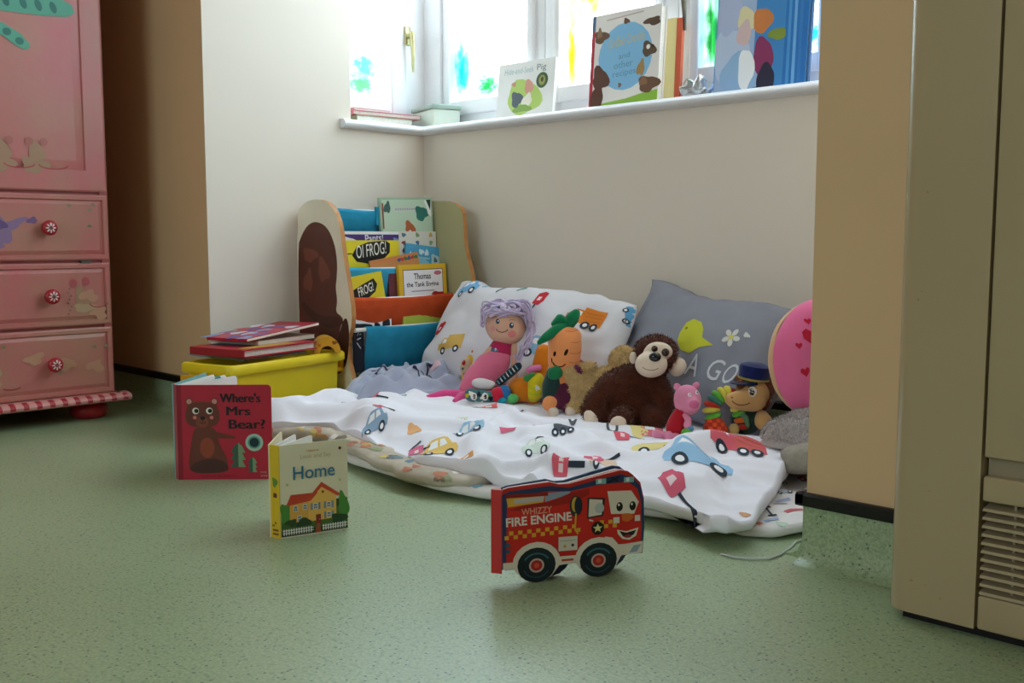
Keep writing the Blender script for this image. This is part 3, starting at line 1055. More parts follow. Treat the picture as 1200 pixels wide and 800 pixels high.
inside = BVHTree.FromPolygons([(p[0], 0, p[1]) for p in ENG], [list(t) for t in tessellate_polygon([[Vector((p[0], p[1], 0)) for p in ENG]])])


def on_engine(u, v, hh):
    q = inside.find_nearest(Vector((u, 0, v)))[0]        # ink stops at the cut edge of the board
    return (q.x, -hh, q.z)


A.build('cover_print', eng, on_engine, maxlen=0.006)


# ---------------------------------------------------------------- books on the window sill
sz = 0.798
A = Art(); w, h = 0.214, 0.163
A.at(0, 0, 0.001)
A.blob(103, 62, 66, 48, '#b5cf6a', 2, wob=.10)
A.text('Hide-and-Seek', 22, 131, 112, 17, '#9fbcbb'); A.text('Pig', 146, 128, 34, 22, '#6e7a7c')
A.blob(76, 58, 20, 24, '#55606a', 1); A.blob(120, 90, 17, 20, '#d99a86', 2, wob=.1); A.blob(116, 54, 18, 17, '#e9e4d4', 4); A.blob(100, 30, 40, 9, '#86a850', 3)
A.blob(62, 102, 8, 7, '#c98a76', 5); A.ell(168, 104, 22, None, '#3c5a34'); A.ell(168, 104, 12, 14, '#9a9a4e'); A.ell(168, 106, 5, 7, '#3c3a22')
pig = closed_book('picture_book', (-2.128, 2.122, sz), (RAD(-6), 0, RAD(1)), w, h, 0.011, '#ecebe8',
                  'white board book with a green picture and round green sticker on the window sill', A, inset=0.001, pages=BOARD)

A = Art(); w, h = 0.222, 0.243
A.at(0, 0, 0.001)
A.rect(0, 0, 9, h * 1000, '#b8283a'); A.rect(0, h * 1000 - 40, 9, 40, '#4f6f92')
A.poly([(10, 0), (222, 0), (222, 34), (180, 30), (120, 20), (60, 16), (10, 10)], '#8cb83e')
A.ell(112, 128, 88, 86, '#83bbe0')
A.text('Gruffalo Crumble', 58, 152, 116, 26, '#c9b878', shear=.1, rot=5)
for s_, x, y, wd, ht in (('and', 92, 122, 36, 14), ('other', 78, 98, 62, 17), ('recipes', 76, 72, 74, 20)): A.text(s_, x, y, wd, ht, '#5d8fae', rot=3)
A.rect(46, 228, 120, 3.5, '#c9b2b2', rot=3)
for x, y, a, b, c, sd in ((30, 186, 22, 17, '#6a4a34', 1), (24, 196, 9, 12, '#8f6a48', 3), (112, 216, 10, 7, '#6a4a34', 2), (196, 204, 24, 11, '#5b4434', 5), (188, 136, 22, 18, '#5f4a38', 2),
                          (166, 92, 12, 20, '#a98450', 4), (192, 50, 30, 22, '#6d4c36', 1), (176, 58, 14, 10, '#8a6244', 3), (34, 78, 28, 30, '#5a3424', 2), (26, 34, 20, 34, '#5a3424', 4), (100, 56, 5, 7, '#7a6a58', 1)):
    A.blob(x, y, a, b, c, sd)
A.ell(186, 142, 6, None, '#f0ece0'); A.ell(200, 142, 4, None, '#3a2c22')
recipe = closed_book('recipe_book', (-1.765, 2.105, sz), (RAD(-4), 0, RAD(-1)), w, h, 0.024, '#ebe6e0',
                     'white hardback recipe book with pale blue circle standing on the window sill', A, spine_col='#b8283a', hard=0.003, inset=0.004)
thin = closed_book('picture_book', (-1.548, 2.137, sz), (RAD(-3), 0, RAD(3)), 0.028, 0.21, 0.016, '#ecdc9c',
                   'pale yellow book with orange stripe, mostly hidden behind the white recipe book', None, spine_col='#ecdc9c')
MB().box((0.0285, 0, 0), (0.0440, 0.012, 0.208)).build('orange_edge', card('#d9684a'), thin)

A = Art(); w, h = 0.232, 0.305
A.at(0, 0, 0.001)
A.rect(0, 0, 100, h * 1000, '#9db2d2'); A.rect(100, 0, 132, h * 1000, '#3f83bf'); A.rect(176, 0, 56, h * 1000, '#2a6fb4')
for k, c in enumerate(('#4a90cc', '#6aa6d8', '#3a7abc')): A.poly([(184 + k * 14, 0), (192 + k * 14, 0), (188 + k * 14, 305), (182 + k * 14, 305)], c)
for x, y, a, b, c, sd in ((40, 90, 44, 70, '#b4c3dc', 1), (70, 50, 60, 44, '#8fb2d6', 3), (30, 200, 34, 60, '#a9b4d2', 2),
                          (76, 170, 24, 30, '#d8cfa4', 2), (72, 140, 18, 30, '#cdb4b4', 4), (118, 164, 24, 30, '#c47a44', 1), (124, 82, 26, 42, '#86345e', 2),
                          (134, 30, 24, 32, '#2a2a40', 3), (82, 56, 20, 50, '#e8ecf0', 1), (158, 128, 22, 14, '#7d8f3a', 5)):
    A.blob(x, y, a, b, c, sd, wob=.1)
blue = closed_book('picture_book', (-1.386, 2.112, sz), (RAD(-5), 0, RAD(2)), w, h, 0.016, '#4a86c0',
                   'tall glossy blue hardback standing on the sill in front of the window', A, hard=0.003, inset=0.004)
MB().box((0.2335, 0.004, 0.004), (0.2375, 0.013, 0.30)).build('back_board', card('#4a6fa0'), blue)

# clear crumpled wrapper beside it
def crumple(name, loc, r, m, seed, label, cat):
    mb = MB(); rows = []
    for i in range(9):
        a = -pi / 2 + pi * i / 8
        rows.append([Vector((r[0] * max(cos(a), 1e-3) * cos(2 * pi * k / 14), r[1] * max(cos(a), 1e-3) * sin(2 * pi * k / 14), r[2] * (1 + sin(a)))) for k in range(14)])
    for q in rows:
        for p in q:
            n_ = noise.noise(Vector((p.x, p.y, p.z)) * 60 + Vector((seed, 0, 0)))
            p.x *= 1 + .35 * n_; p.y *= 1 + .35 * n_; p.z = max(0, p.z * (1 + .6 * n_))
    mb.rings(rows)
    o = mb.build(name, m)
    o.location = loc
    return tag(o, label, cat)
foil = mat('silver_wrapper', '#c4c6c8', rough=0.18, metal=0.7, var=0.35, vscale=160)
crumple('crumpled_wrapper', (-1.452, 2.135, sz), (0.042, 0.03, 0.024), foil, 4, 'crumpled silvery wrapper on the sill beside the tall blue book', 'wrapper')

# flat pile at the left end of the sill (books lie flat: local y turned down)
FLAT = lambda rz: (RAD(-90), 0, rz)


def flat_book(name, x, y, z, rz, w, h, t, col, label, art=None, tilt=(0, 0), **k):
    """Book lying flat, cover up: (x, y, z) is the spine's near corner; cover runs w across and h along the spine."""
    e = closed_book(name, (x, y, z + t), (RAD(-90) + tilt[0], tilt[1], rz), w, h, t, col, label, art, **k)
    return e
flat_book('picture_book', -2.405, 1.835, sz, RAD(86), 0.20, 0.115, 0.021, '#8d8a62', 'olive-edged book at the bottom of the small pile on the left window sill', None, inset=0.003)
flat_book('picture_book', -2.412, 1.828, sz + 0.0215, RAD(84), 0.235, 0.12, 0.013, '#c96a76', 'red-covered thin book tilted across the pile on the left window sill', None, inset=0.003)
flat_book('booklet', -2.418, 1.835, sz + 0.035, RAD(88), 0.13, 0.10, 0.007, '#d8909a', 'small pink booklet topmost on the left window sill pile', None, inset=0.001, hard=0.0008)
gb = thing('plastic_box', (-2.395, 2.128, sz), 'pale green plastic box with grey-green lid in the corner of the window sill', 'box', rz=RAD(-16))
MB().box((-0.075, -0.045, 0), (0.075, 0.045, 0.052), bev=0.004).build('body', mat('pale_green_plastic', '#d5ddcf', rough=0.4), gb, smooth=30)
MB().box((-0.079, -0.049, 0.052), (0.079, 0.049, 0.066), bev=0.004).build('lid', mat('grey_green_plastic', '#9fb0a2', rough=0.4), gb, smooth=30)

# ---------------------------------------------------------------- yellow tub and the books piled on it
YEL = mat('yellow_plastic', '#efd222', rough=0.38, spec=0.45, var=0.04)
YELD = mat('orange_yellow_plastic', '#e2a413', rough=0.38, spec=0.45, var=0.04)
# local x along the long side (away along the wall), y towards the wall
tub = thing('storage_tub', (-2.051, 1.199, 0), 'yellow plastic storage tub heaped with flat books beside the white wall', 'tub', rz=RAD(102.5))


def tub_ring(i, z, lx=0.40, ly=0.175, r=0.02, n=4):
    pts = []
    for cx, cy, a in ((lx - i - r, i + r, -90), (lx - i - r, ly - i - r, 0), (i + r, ly - i - r, 90), (i + r, i + r, 180)):
        pts += [Vector((cx + r * cos(RAD(a + 90 * k / n)), cy + r * sin(RAD(a + 90 * k / n)), z)) for k in range(n + 1)]
    return pts


tb = MB()
tb.rings([tub_ring(0.024, 0.0), tub_ring(0.018, 0.004), tub_ring(0.012, 0.150), tub_ring(0.015, 0.150), tub_ring(0.022, 0.01)])
tb.build('body', YEL, tub, smooth=40)
rim = MB()
rim.rings([tub_ring(0.012, 0.150), tub_ring(0.002, 0.152), tub_ring(0.0, 0.155), tub_ring(0.0, 0.170), tub_ring(0.003, 0.175), tub_ring(0.010, 0.176), tub_ring(0.013, 0.172), tub_ring(0.014, 0.150)], caps=False)
rim.build('rim', YEL, tub, smooth=40)
for s in (0, 1):
    x0, x1 = (-0.020, 0.014) if s == 0 else (0.386, 0.42)
    MB().box((x0, 0.03, 0.118), (x1, 0.145, 0.130), bev=0.005).box((x0 if s == 0 else x1 - 0.008, 0.03, 0.118), (x0 + 0.008 if s == 0 else x1, 0.145, 0.150), bev=0.003).build('handle', YELD, tub, smooth=40)

flat_book('picture_book', -2.118, 1.275, 0.1765, RAD(99), 0.20, 0.205, 0.006, '#7fa6a0', 'thin teal-edged book lowest in the pile on the yellow tub', None, hard=0.0012)
flat_book('picture_book', -2.120, 1.284, 0.183, RAD(101), 0.19, 0.20, 0.006, '#a7bdb6', 'thin grey-green book second from the bottom of the tub pile', None, hard=0.0012)
A = Art(); A.at(0, 0, .001)
A.blob(120, 120, 70, 60, '#6a5f8f', 1); A.rect(20, 14, 170, 30, '#c8a23c')
flat_book('picture_book', -2.066, 1.245, 0.1895, RAD(104), 0.25, 0.175, 0.019, '#b3202e', 'thick red hardback lying in the middle of the tub pile', A, hard=0.003, inset=0.006, spine_col='#a4242f')
flat_book('picture_book', -2.135, 1.325, 0.209, RAD(106), 0.21, 0.16, 0.010, '#ddd3bd', 'cream picture book with curling cover second from the top on the tub', None, hard=0.0008, inset=0.001)
A = Art(); A.at(0, 0, .001)
for k in range(16):
    A.blob(18 + 52 * (k % 4), 22 + 40 * (k // 4), 22, 15, ('#7fa3cf', '#8a5f9e', '#c8455a', '#d8dde6', '#5f4f96', '#b7c9e0')[k % 6], k)
flat_book('picture_book', -2.120, 1.285, 0.221, RAD(103), 0.25, 0.135, 0.007, '#b8283c', 'red-edged book with blue and purple cover topmost on the tub', A, hard=0.001, tilt=(RAD(-1), RAD(-5)), inset=0.0)
# yellow arch-shaped board book resting on the far corner
ar = []
for k in range(13): ar.append((0.034 * cos(RAD(15 * k)), 0.042 * sin(RAD(15 * k))))
for k in range(13): ar.append((-0.019 * cos(RAD(15 * k)), 0.018 * sin(RAD(15 * k))))
arch = thing('toy_arch', (-2.150, 1.530, 0.176), 'yellow-orange arched toy on the far corner of the yellow tub', 'toy', rz=YAW + RAD(18))
MB().prism(ar, lambda u, v, d: (u, d, v), -0.03, 0.03).build('arch_body', mat('yellow_orange_plastic', '#e0a028', rough=0.4), arch, smooth=40)
A = Art(); A.blob(.018, .026, .006, .005, '#8a4a1c', 1); A.ell(-.02, .02, .004, None, '#c86a1c')
A.build('spot_print', arch, lambda u, v, h: (u, -0.03 - h, v))

# ---------------------------------------------------------------- sling bookcase against the bay's left wall
BX = XL + 0.004
case = thing('bookcase', (BX, 1.60, 0), 'sling bookcase with wavy cream end panels and teal and orange pockets', 'bookcase')
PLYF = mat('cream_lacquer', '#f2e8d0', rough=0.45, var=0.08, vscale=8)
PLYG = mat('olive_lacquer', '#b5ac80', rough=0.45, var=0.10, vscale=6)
PLYE = mat('birch_ply_edge', '#c88a4e', rough=0.5, var=0.2, vscale=40)
OUT = [(0, 0), (0.245, 0), (0.250, 0.03), (0.240, 0.09), (0.222, 0.15), (0.216, 0.19), (0.226, 0.215), (0.236, 0.235), (0.240, 0.262), (0.238, 0.29), (0.232, 0.32),
       (0.222, 0.36), (0.212, 0.40), (0.202, 0.445), (0.196, 0.48), (0.188, 0.508), (0.176, 0.530), (0.160, 0.547), (0.140, 0.558), (0.112, 0.565), (0.082, 0.567), (0.056, 0.564), (0.034, 0.556), (0.014, 0.543), (0.003, 0.525), (0.006, 0.5), (0.0, 0.46)]
OUT2 = [(0, 0), (0.255, 0), (0.262, 0.03), (0.262, 0.1), (0.270, 0.18), (0.285, 0.25), (0.298, 0.32), (0.296, 0.345), (0.288, 0.38), (0.276, 0.41), (0.266, 0.44), (0.262, 0.49), (0.258, 0.534), (0.248, 0.550), (0.225, 0.562), (0.19, 0.570), (0.12, 0.572), (0.05, 0.568), (0.006, 0.55), (0, 0.53)]


def end_panel(outline, y0, y1, face):
    mb = MB()
    mb.prism(outline, lambda u, v, d: (u, d, v), y0, y1, 0, 1)
    return mb.build('end_panel', [face, PLYE], case)


near = end_panel(OUT, 0.0, 0.014, PLYF)
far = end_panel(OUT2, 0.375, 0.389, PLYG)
A = Art()
BR1, BR2, BR3 = '#5f2f22', '#4a2218', '#7a4030'
A.soft([(.004, .10), (.20, .10), (.200, .17), (.185, .2), (.19, .235), (.205, .25), (.196, .262), (.17, .272), (.18, .30), (.172, .335), (.178, .36), (.182, .40), (.172, .45), (.14, .495), (.09, .51), (.05, .50), (.02, .47), (.002, .44)], BR1)
A.soft([(.004, .10), (.12, .10), (.13, .18), (.10, .22), (.03, .24), (.004, .3)], '#6b2a20')
A.soft([(.02, .30), (.09, .255), (.17, .262), (.205, .25), (.19, .235), (.14, .225), (.07, .24), (.015, .28)], BR2)
A.soft([(.13, .11), (.205, .12), (.222, .16), (.23, .22), (.22, .262), (.2, .25), (.18, .2), (.15, .17)], BR2)
for x, z, a, b, s in ((.06, .42, .03, .02, 1), (.12, .38, .025, .03, 2), (.05, .35, .02, .03, 4), (.10, .14, .04, .02, 3)): A.blob(x, z, a, b, BR3, s)
A.build('painted_shape', near, lambda u, v, h: (u, -h, v))
ROD = mat('white_rod', '#e9e6df', rough=0.4)
TEAL = mat('teal_canvas', '#2e8fb0', rough=0.9, spec=0.1, var=0.15, vscale=30, bump=0.25, bscale=700)
TEALL = mat('pale_teal_canvas', '#3f9fc0', rough=0.9, spec=0.1, var=0.12, vscale=30, bump=0.25, bscale=700)
ORA = mat('orange_canvas', '#c8502a', rough=0.9, spec=0.1, var=0.15, vscale=30, bump=0.25, bscale=700)


def sling(x, z, m, drop, back, y0=0.020, y1=0.369):
    """Canvas pocket hung over a front rod at (x, z), sagging and rising to the rod behind it."""
    prof = [(x + 0.009 * cos(RAD(a)), z + 0.009 * sin(RAD(a))) for a in (200, 150, 100, 50, 0)]
    prof += [(x + 0.006, z - 0.025), (x - 0.002, z - drop * 0.6), (x - 0.014, z - drop), (x - 0.026, z - drop - 0.010), (back[0] + 0.010, z - drop * 0.7), (back[0], back[1])]
    mb = MB()
    rows = []
    for k in range(15):
        t = k / 14
        y = y0 + (y1 - y0) * t
        sag = 0.004 * sin(pi * t)
        rows.append([Vector((u + (0.003 * sin(9 * t + i) if i > 5 else 0), y, v - sag)) for i, (u, v) in enumerate(prof)])
    rows2 = [[p + Vector((-0.0014, 0, -0.001)) for p in r] for r in rows]
    mb.rings(rows, caps=False, closed=False)
    mb.rings(rows2, caps=False, closed=False)
    o = mb.build('sling', m, case, smooth=60, fix=False)
    MB().tube([(x, 0.014, z), (x, 0.375, z)], 0.006, 12).build('rod', ROD, case, smooth=40)
    return o


sling(0.126, 0.536, TEAL, 0.10, (0.06, 0.50))
sling(0.181, 0.380, TEALL, 0.12, (0.14, 0.43))
sling(0.219, 0.302, ORA, 0.10, (0.17, 0.26))
sling(0.233, 0.226, TEAL, 0.11, (0.19, 0.18), y0=0.047)
MB().box((0.130, 0.165, 0.50), (0.138, 0.205, 0.550)).build('strap_tab', TEAL, case)
MB().box((0.02, 0.014, 0.04), (0.038, 0.375, 0.10)).build('cross_rail', PLYF, case)


def shelf_book(name, x, y, z, tilt, w, h, t, col, label, art=None, lean=0, **k):
    """Book facing the room (+x) in a bookcase pocket, leaning back."""
    return closed_book(name, (BX + x, 1.60 + y, z), (RAD(-tilt), RAD(lean), RAD(90)), w, h, t, col, label, art, **k)


A = Art(); A.at(0, 0, .001); w, h = .205, .205
A.at(0, 0, .001, sx=.92); A.rect(6, 6, 193, 193, '#b8cdb2'); A.poly([(6, 60), (60, 80), (120, 62), (199, 90), (199, 6), (6, 6)], '#8fae8a')
A.blob(30, 90, 16, 18, '#4f9a3c', 1); A.blob(110, 120, 20, 18, '#b0603c', 2); A.blob(110, 96, 14, 14, '#e6ddd0', 3)
A.rect(50, 166, 90, 14, '#c4c8c0')
for k in range(9): A.rect(56 + 9 * k, 170, 6, 6, '#9aa49c')
A.blob(160, 160, 24, 22, '#2f6f64', 1); A.poly([(172, 196), (199, 199), (199, 150), (186, 158), (180, 180)], '#e8e8e4'); A.poly([(180, 198), (199, 199), (196, 168)], '#22302e')
A.blob(26, 178, 12, 16, '#3c5a54', 4); A.rect(6, 120, 5, 70, '#8e3a30')
shelf_book('picture_book', 0.148, 0.182, 0.370, 2, w * 0.92, h, 0.010, '#9fb59a', 'pale green picture book with torn corner topmost in the bookcase', A, lean=-2)
A = Art(); A.at(0, 0, .001); w, h = .216, .195
A.rect(0, h * 1000 - 8, w * 1000, 8, '#e6e4e0'); A.rect(0, 0, w * 1000, h * 1000 - 8, '#4a3278')
A.text('Pants!', 100, 164, 62, 22, '#d8d4e4', bold=.01, rot=4); A.blob(40, 172, 26, 7, '#d8d4e4', 2); A.blob(205, 172, 8, 7, '#7f8fd0', 1)
shelf_book('picture_book', 0.157, 0.016, 0.288, 2, w, h, 0.008, '#4a3278', 'purple picture book with white lettering behind the yellow frog book', A)
A = Art(); A.at(0, 0, .001); w, h = .19, .20
A.rect(3, 3, 184, 194, '#d6d2c6')
for k in range(14): A.blob(20 + 50 * (k % 4), 190 - 22 * (k // 4), 7, 6, ('#8a4a44', '#4f6f86', '#7f9a6a', '#c89a5a', '#5c4a42')[k % 5], k)
shelf_book('picture_book', 0.155, 0.182, 0.284, 2, w, h, 0.006, '#d9d5c8', 'pale speckled picture book behind the light blue one', A)
A = Art(); A.at(0, 0, .001); w, h = .135, .16
A.rect(0, 0, 135, 160, '#4f9fc6'); A.blob(56, 141, 9, 8, '#cfe4ee', 1); A.blob(76, 140, 8, 8, '#cfe4ee', 3); A.rect(44, 122, 44, 5, '#9cccdf'); A.blob(110, 122, 16, 18, '#b9cfd4', 1); A.blob(110, 122, 7, 7, '#4a6a72', 2)
A.blob(60, 112, 30, 10, '#8cc4da', 3); A.blob(14, 120, 7, 16, '#dfe9e4', 4)
shelf_book('picture_book', 0.163, 0.238, 0.292, 2, w, h, 0.006, '#4f9fc6', 'light blue picture book slanting in the second bookcase pocket', A, lean=6)
A = Art(); A.at(0, 0, .001); w, h = .208, .185
A.at(0, 0, .001, sx=.92); A.rect(0, 0, 225, 185, '#e0cb28')
A.poly([(50, 146), (66, 128), (110, 122), (168, 136), (190, 152), (192, 176), (176, 184), (110, 180), (68, 168)], '#191714')
A.line([(10, 146), (50, 150)], 3, '#191714')
A.text('OI FROG!', 68, 136, 112, 34, '#e9e6da', bold=.0, shear=.15, rot=7)
A.blob(120, 100, 60, 10, '#7f9a3a', 2)
shelf_book('picture_book', 0.167, 0.016, 0.274, 2, w, h, 0.008, '#e0cb28', 'large yellow frog picture book with black title bubble in the upper pocket', A)
A = Art(); A.at(0, 0, .001)
A.rect(0, 62, 150, 6, '#d9804a')
for k in range(6): A.blob(100 + 12 * k, 60, 7, 5, ('#3a5a8a', '#c8403a', '#3f7a4a')[k % 3], k)
shelf_book('picture_book', 0.174, 0.125, 0.332, 2, 0.170, 0.072, 0.006, '#c98a54', 'orange-edged thin book slanting below the light blue one', A, lean=-8)
A = Art(); A.at(0, 0, .001); w, h = .172, .16
A.rect(0, 0, 172, 160, '#e2b32c'); A.rect(13, 10, 146, 136, '#3a2f4a'); A.rect(15, 10, 142, 134, '#ece8ea')
A.text('Thomas', 52, 118, 62, 17, '#24222c', bold=.02); A.text('the Tank Engine', 24, 94, 118, 17, '#24222c', bold=.02); A.rect(40, 84, 84, 3.5, '#aaa6b0')
A.ell(128, 66, 17, None, '#b8242a'); A.rect(122, 60, 36, 20, '#b8242a'); A.ell(52, 62, 8, None, '#2a2a30'); A.ell(90, 62, 10, None, '#3a4a66'); A.ell(140, 134, 14, 6, '#c86a7a')
shelf_book('picture_book', 0.207, 0.194, 0.232, 3, w, h, 0.010, '#e2b32c', 'yellow-framed railway engine book with white title panel', A, lean=-1)
shelf_book('picture_book', 0.196, 0.166, 0.238, 3, 0.10, 0.135, 0.008, '#6b3038', 'dark maroon book just behind the railway engine book', None)
A = Art(); A.at(0, 0, .001); w, h = .115, .13
A.at(0, 0, .00095, sx=.86); A.rect(0, 0, 140, 135, '#e0cb28')
A.poly([(-0, 70), (60, 66), (104, 84), (116, 104), (104, 122), (60, 112), (0, 96)], '#191714')
A.text('FROG!', 36, 78, 66, 26, '#e9e6da', bold=.01, shear=.15, rot=9)
shelf_book('picture_book', 0.207, 0.034, 0.232, 3, w, h, 0.010, '#e0cb28', 'smaller yellow frog book sunk in the orange pocket', A, lean=-8)
A = Art(); A.at(0, 0, .001)
A.rect(0, 0, 130, 110, '#e9e6ea'); A.blob(26, 84, 30, 9, '#1c1c24', 1); A.blob(80, 86, 10, 6, '#1c1c24', 2); A.blob(112, 92, 14, 14, '#20242c', 3); A.blob(50, 72, 40, 6, '#1c1c24', 4)
shelf_book('picture_book', 0.223, 0.017, 0.150, 2, 0.122, 0.105, 0.008, '#e4e2e6', 'white and black picture book in the lowest teal pocket', A)
shelf_book('picture_book', 0.223, 0.195, 0.150, 2, 0.165, 0.102, 0.012, '#b2bf4a', 'lime green book in the lowest teal pocket', None, lean=-2)
A = Art(); A.at(0, 0, .001)
A.line([(8, 108), (22, 112), (9, 96), (23, 100)], 3, '#c9cdd2'); A.line([(9, 86), (22, 90)], 3, '#c9cdd2'); A.line([(8, 78), (20, 62)], 3, '#c9cdd2')
shelf_book('picture_book', 0.232, 0.016, 0.115, 3, 0.030, 0.125, 0.006, '#161a26', 'navy book edge with white marks beside the lowest pocket', A)

# ---------------------------------------------------------------- bedding in the bay
DUV = mat('white_cotton_print', '#f2eef4', rough=0.9, spec=0.1, var=0.03, bump=0.15, bscale=500)
MATC = mat('off_white_cotton', '#e6dfda', rough=0.9, spec=0.1, var=0.05, bump=0.15, bscale=500)
MATE = mat('olive_piping', '#6d6a58', rough=0.9, var=0.3)


def lerp_curve(pts, s):
    for a, b in zip(pts, pts[1:]):
        if s <= b[0]:
            t = (s - a[0]) / (b[0] - a[0])
            return [a[k] + (b[k] - a[k]) * t for k in range(1, len(a))]
    return list(pts[-1][1:])


def smooth(a, b, x):
    t = min(1, max(0, (x - a) / (b - a)))
    return t * t * (3 - 2 * t)


def padded(name, rows, m, thick, loc, floor=0.0005):
    """Closed padded cloth from a grid of top points: rounded rim turned under by thick."""
    rows = [[p - loc for p in r] for r in rows]
    top = rows
    nr, nc = len(rows), len(rows[0])
    rim = [(0, j) for j in range(nc)] + [(i, nc - 1) for i in range(1, nr)] + [(nr - 1, j) for j in range(nc - 2, -1, -1)] + [(i, 0) for i in range(nr - 2, 0, -1)]
    V = [p for r in top for p in r]
    F = [[i * nc + j, i * nc + j + 1, (i + 1) * nc + j + 1, (i + 1) * nc + j] for i in range(nr - 1) for j in range(nc - 1)]
    cen = sum((rows[i][j] for i, j in rim), Vector()) / len(rim)
    prev = [i * nc + j for i, j in rim]
    for dz, inn in ((0.35, -0.004), (0.75, -0.002), (1.0, 0.010)):
        ring = []
        for k, (i, j) in enumerate(rim):
            p = rows[i][j]
            a, b = rim[k - 1], rim[(k + 1) % len(rim)]
            d = rows[b[0]][b[1]] - rows[a[0]][a[1]]
            n_ = Vector((-d.y, d.x, 0))
            n_ = n_.normalized() if n_.length > 1e-6 else Vector()
            if n_.dot(cen - p) < 0: n_ = -n_
            z0 = p.z + loc.z
            th = min(thick, max(z0 - floor, 0.001))
            ring.append(len(V)); V.append(p + n_ * inn - Vector((0, 0, th * dz)))
        n = len(ring)
        F += [[prev[k], prev[(k + 1) % n], ring[(k + 1) % n], ring[k]] for k in range(n)]
        prev = ring
    c = len(V)
    V.append(Vector((cen.x, cen.y, min(V[i].z for i in prev))))
    F += [[prev[k], prev[(k + 1) % len(prev)], c] for k in range(len(prev))]
    mb = MB(); mb.add(V, F)
    o = mb.build(name, m, smooth=180)
    o.location = loc
    return o


# play mat with a finer print, flat on the floor
MF = [(0, -1.93, 1.20), (.06, -1.86, 1.265), (.10, -1.80, 1.285), (.17, -1.66, 1.235), (.24, -1.52, 1.212), (.33, -1.36, 1.205), (.42, -1.26, 1.225), (.55, -1.10, 1.32), (.72, -0.95, 1.345), (.84, -0.83, 1.355), (.93, -0.785, 1.385), (1, -0.762, 1.43)]
MBk = [(0, -2.02, 2.02), (.5, -1.4, 2.03), (1, -0.735, 2.0)]
rows = []
for i in range(34):
    t = i / 33
    r = []
    for j in range(81):
        s = j / 80
        f, b = lerp_curve(MF, s), lerp_curve(MBk, s)
        x, y = f[0] + (b[0] - f[0]) * t, f[1] + (b[1] - f[1]) * t
        z = 0.020 + 0.005 * noise.noise(Vector((x * 7, y * 7, 3))) + 0.003 * sin(y * 40 + 3 * noise.noise(Vector((x * 5, y * 5, 0))))
        if t < 0.04: z += 0.012 * smooth(.05, .3, .4 - abs(s - .25)) * 0.6
        r.append(Vector((x, y, z)))
    rows.append(r)
playmat = tag(padded('play_mat', rows, MATC, 0.018, Vector((-1.3, 1.6, 0))), 'thin padded play mat with small scattered print under the duvet', 'mat')


def print_items(items, o, fn, step, base, maxlen, name='cloth_print', tall=2.1):
    A = Art(step=step, base=base)
    for kind, x, y, w, c, r in items:
        A.layer = 0
        k_ = [int(c[i:i + 2], 16) for i in (1, 3, 5)]
        c = '#%02x%02x%02x' % tuple(int(v + (240 - v) * .22) for v in k_)      # watery dye on white cloth
        A.X = Matrix(((1, 0, x), (0, 1, y), (0, 0, 1))) @ Matrix.Rotation(RAD(44), 3, 'Z') @ Matrix.Diagonal((w, w * (tall if w < .09 else 1.5), 1)) @ Matrix.Rotation(RAD(r), 3, 'Z')
        A.vehicle(kind, c)
    return A.build(name, o, fn, maxlen=maxlen, ink=DYE)


def local_top(o):
    f, L = top_fn(o), o.location

    def fn(u, v, h):
        return f(u - L.x, v - L.y, h)
    return fn


MP = [('signal', -0.841, 1.464, 0.028, '#3a3f46', 0), ('dash', -0.805, 1.485, 0.033, '#c8484a', 0), ('dash', -0.809, 1.42, 0.024, '#8aa0cc', 0), ('sign', -0.900, 1.70, 0.029, '#b03a40', 10),
      ('car', -0.878, 1.585, 0.030, '#b8c4d8', 0), ('blob', -0.818, 1.394, 0.012, '#c85a50', 0), ('dash', -0.83, 1.365, 0.018, '#3a3a3a', 0), ('dash', -0.800, 1.553, 0.023, '#9cc4e0', 0),
      ('blob', -0.785, 1.41, 0.015, '#b8ccb0', 0), ('car', -0.853, 1.64, 0.034, '#b9a890', 0), ('bus', -1.44, 1.232, 0.048, '#e0a860', 0), ('dash', -1.36, 1.222, 0.030, '#5a5048', 20),
      ('blob', -1.29, 1.236, 0.018, '#6aa0b8', 0), ('car', -1.53, 1.237, 0.039, '#d8b070', 0), ('dash', -0.85, 1.52, 0.026, '#b09a80', 0), ('dash', -0.86, 1.545, 0.03, '#8f9ac0', 5), ('dash', -0.89, 1.61, 0.03, '#c0a0a0', 5),
      ('car', -0.93, 1.66, 0.03, '#c8a870', 0), ('signal', -0.90, 1.51, 0.022, '#b03a40', 0)]
print_items(MP, playmat, local_top(playmat), 0.0002, 0.0008, 0.006)

# duvet: bunched white cover with vehicles
DF = [(0, -1.945, 1.165), (.05, -1.905, 1.185), (.10, -1.86, 1.24), (.16, -1.80, 1.30), (.22, -1.70, 1.285), (.30, -1.58, 1.262), (.40, -1.44, 1.24), (.50, -1.29, 1.252), (.60, -1.15, 1.272), (.70, -1.05, 1.300), (.78, -0.97, 1.325), (.86, -0.90, 1.312), (.93, -0.835, 1.288), (.97, -0.808, 1.30), (1, -0.795, 1.335)]
DB = [(0, -2.00, 1.73), (.1, -1.99, 1.80), (.22, -1.88, 1.93), (.4, -1.68, 1.99), (.6, -1.45, 2.0), (.8, -1.22, 2.0), (.92, -1.08, 1.96), (1, -1.00, 1.88)]
TOP = [(0, .072), (.08, .078), (.16, .082), (.25, .076), (.4, .07), (.55, .066), (.7, .062), (.8, .054), (.9, .040), (.96, .034), (1, .034)]


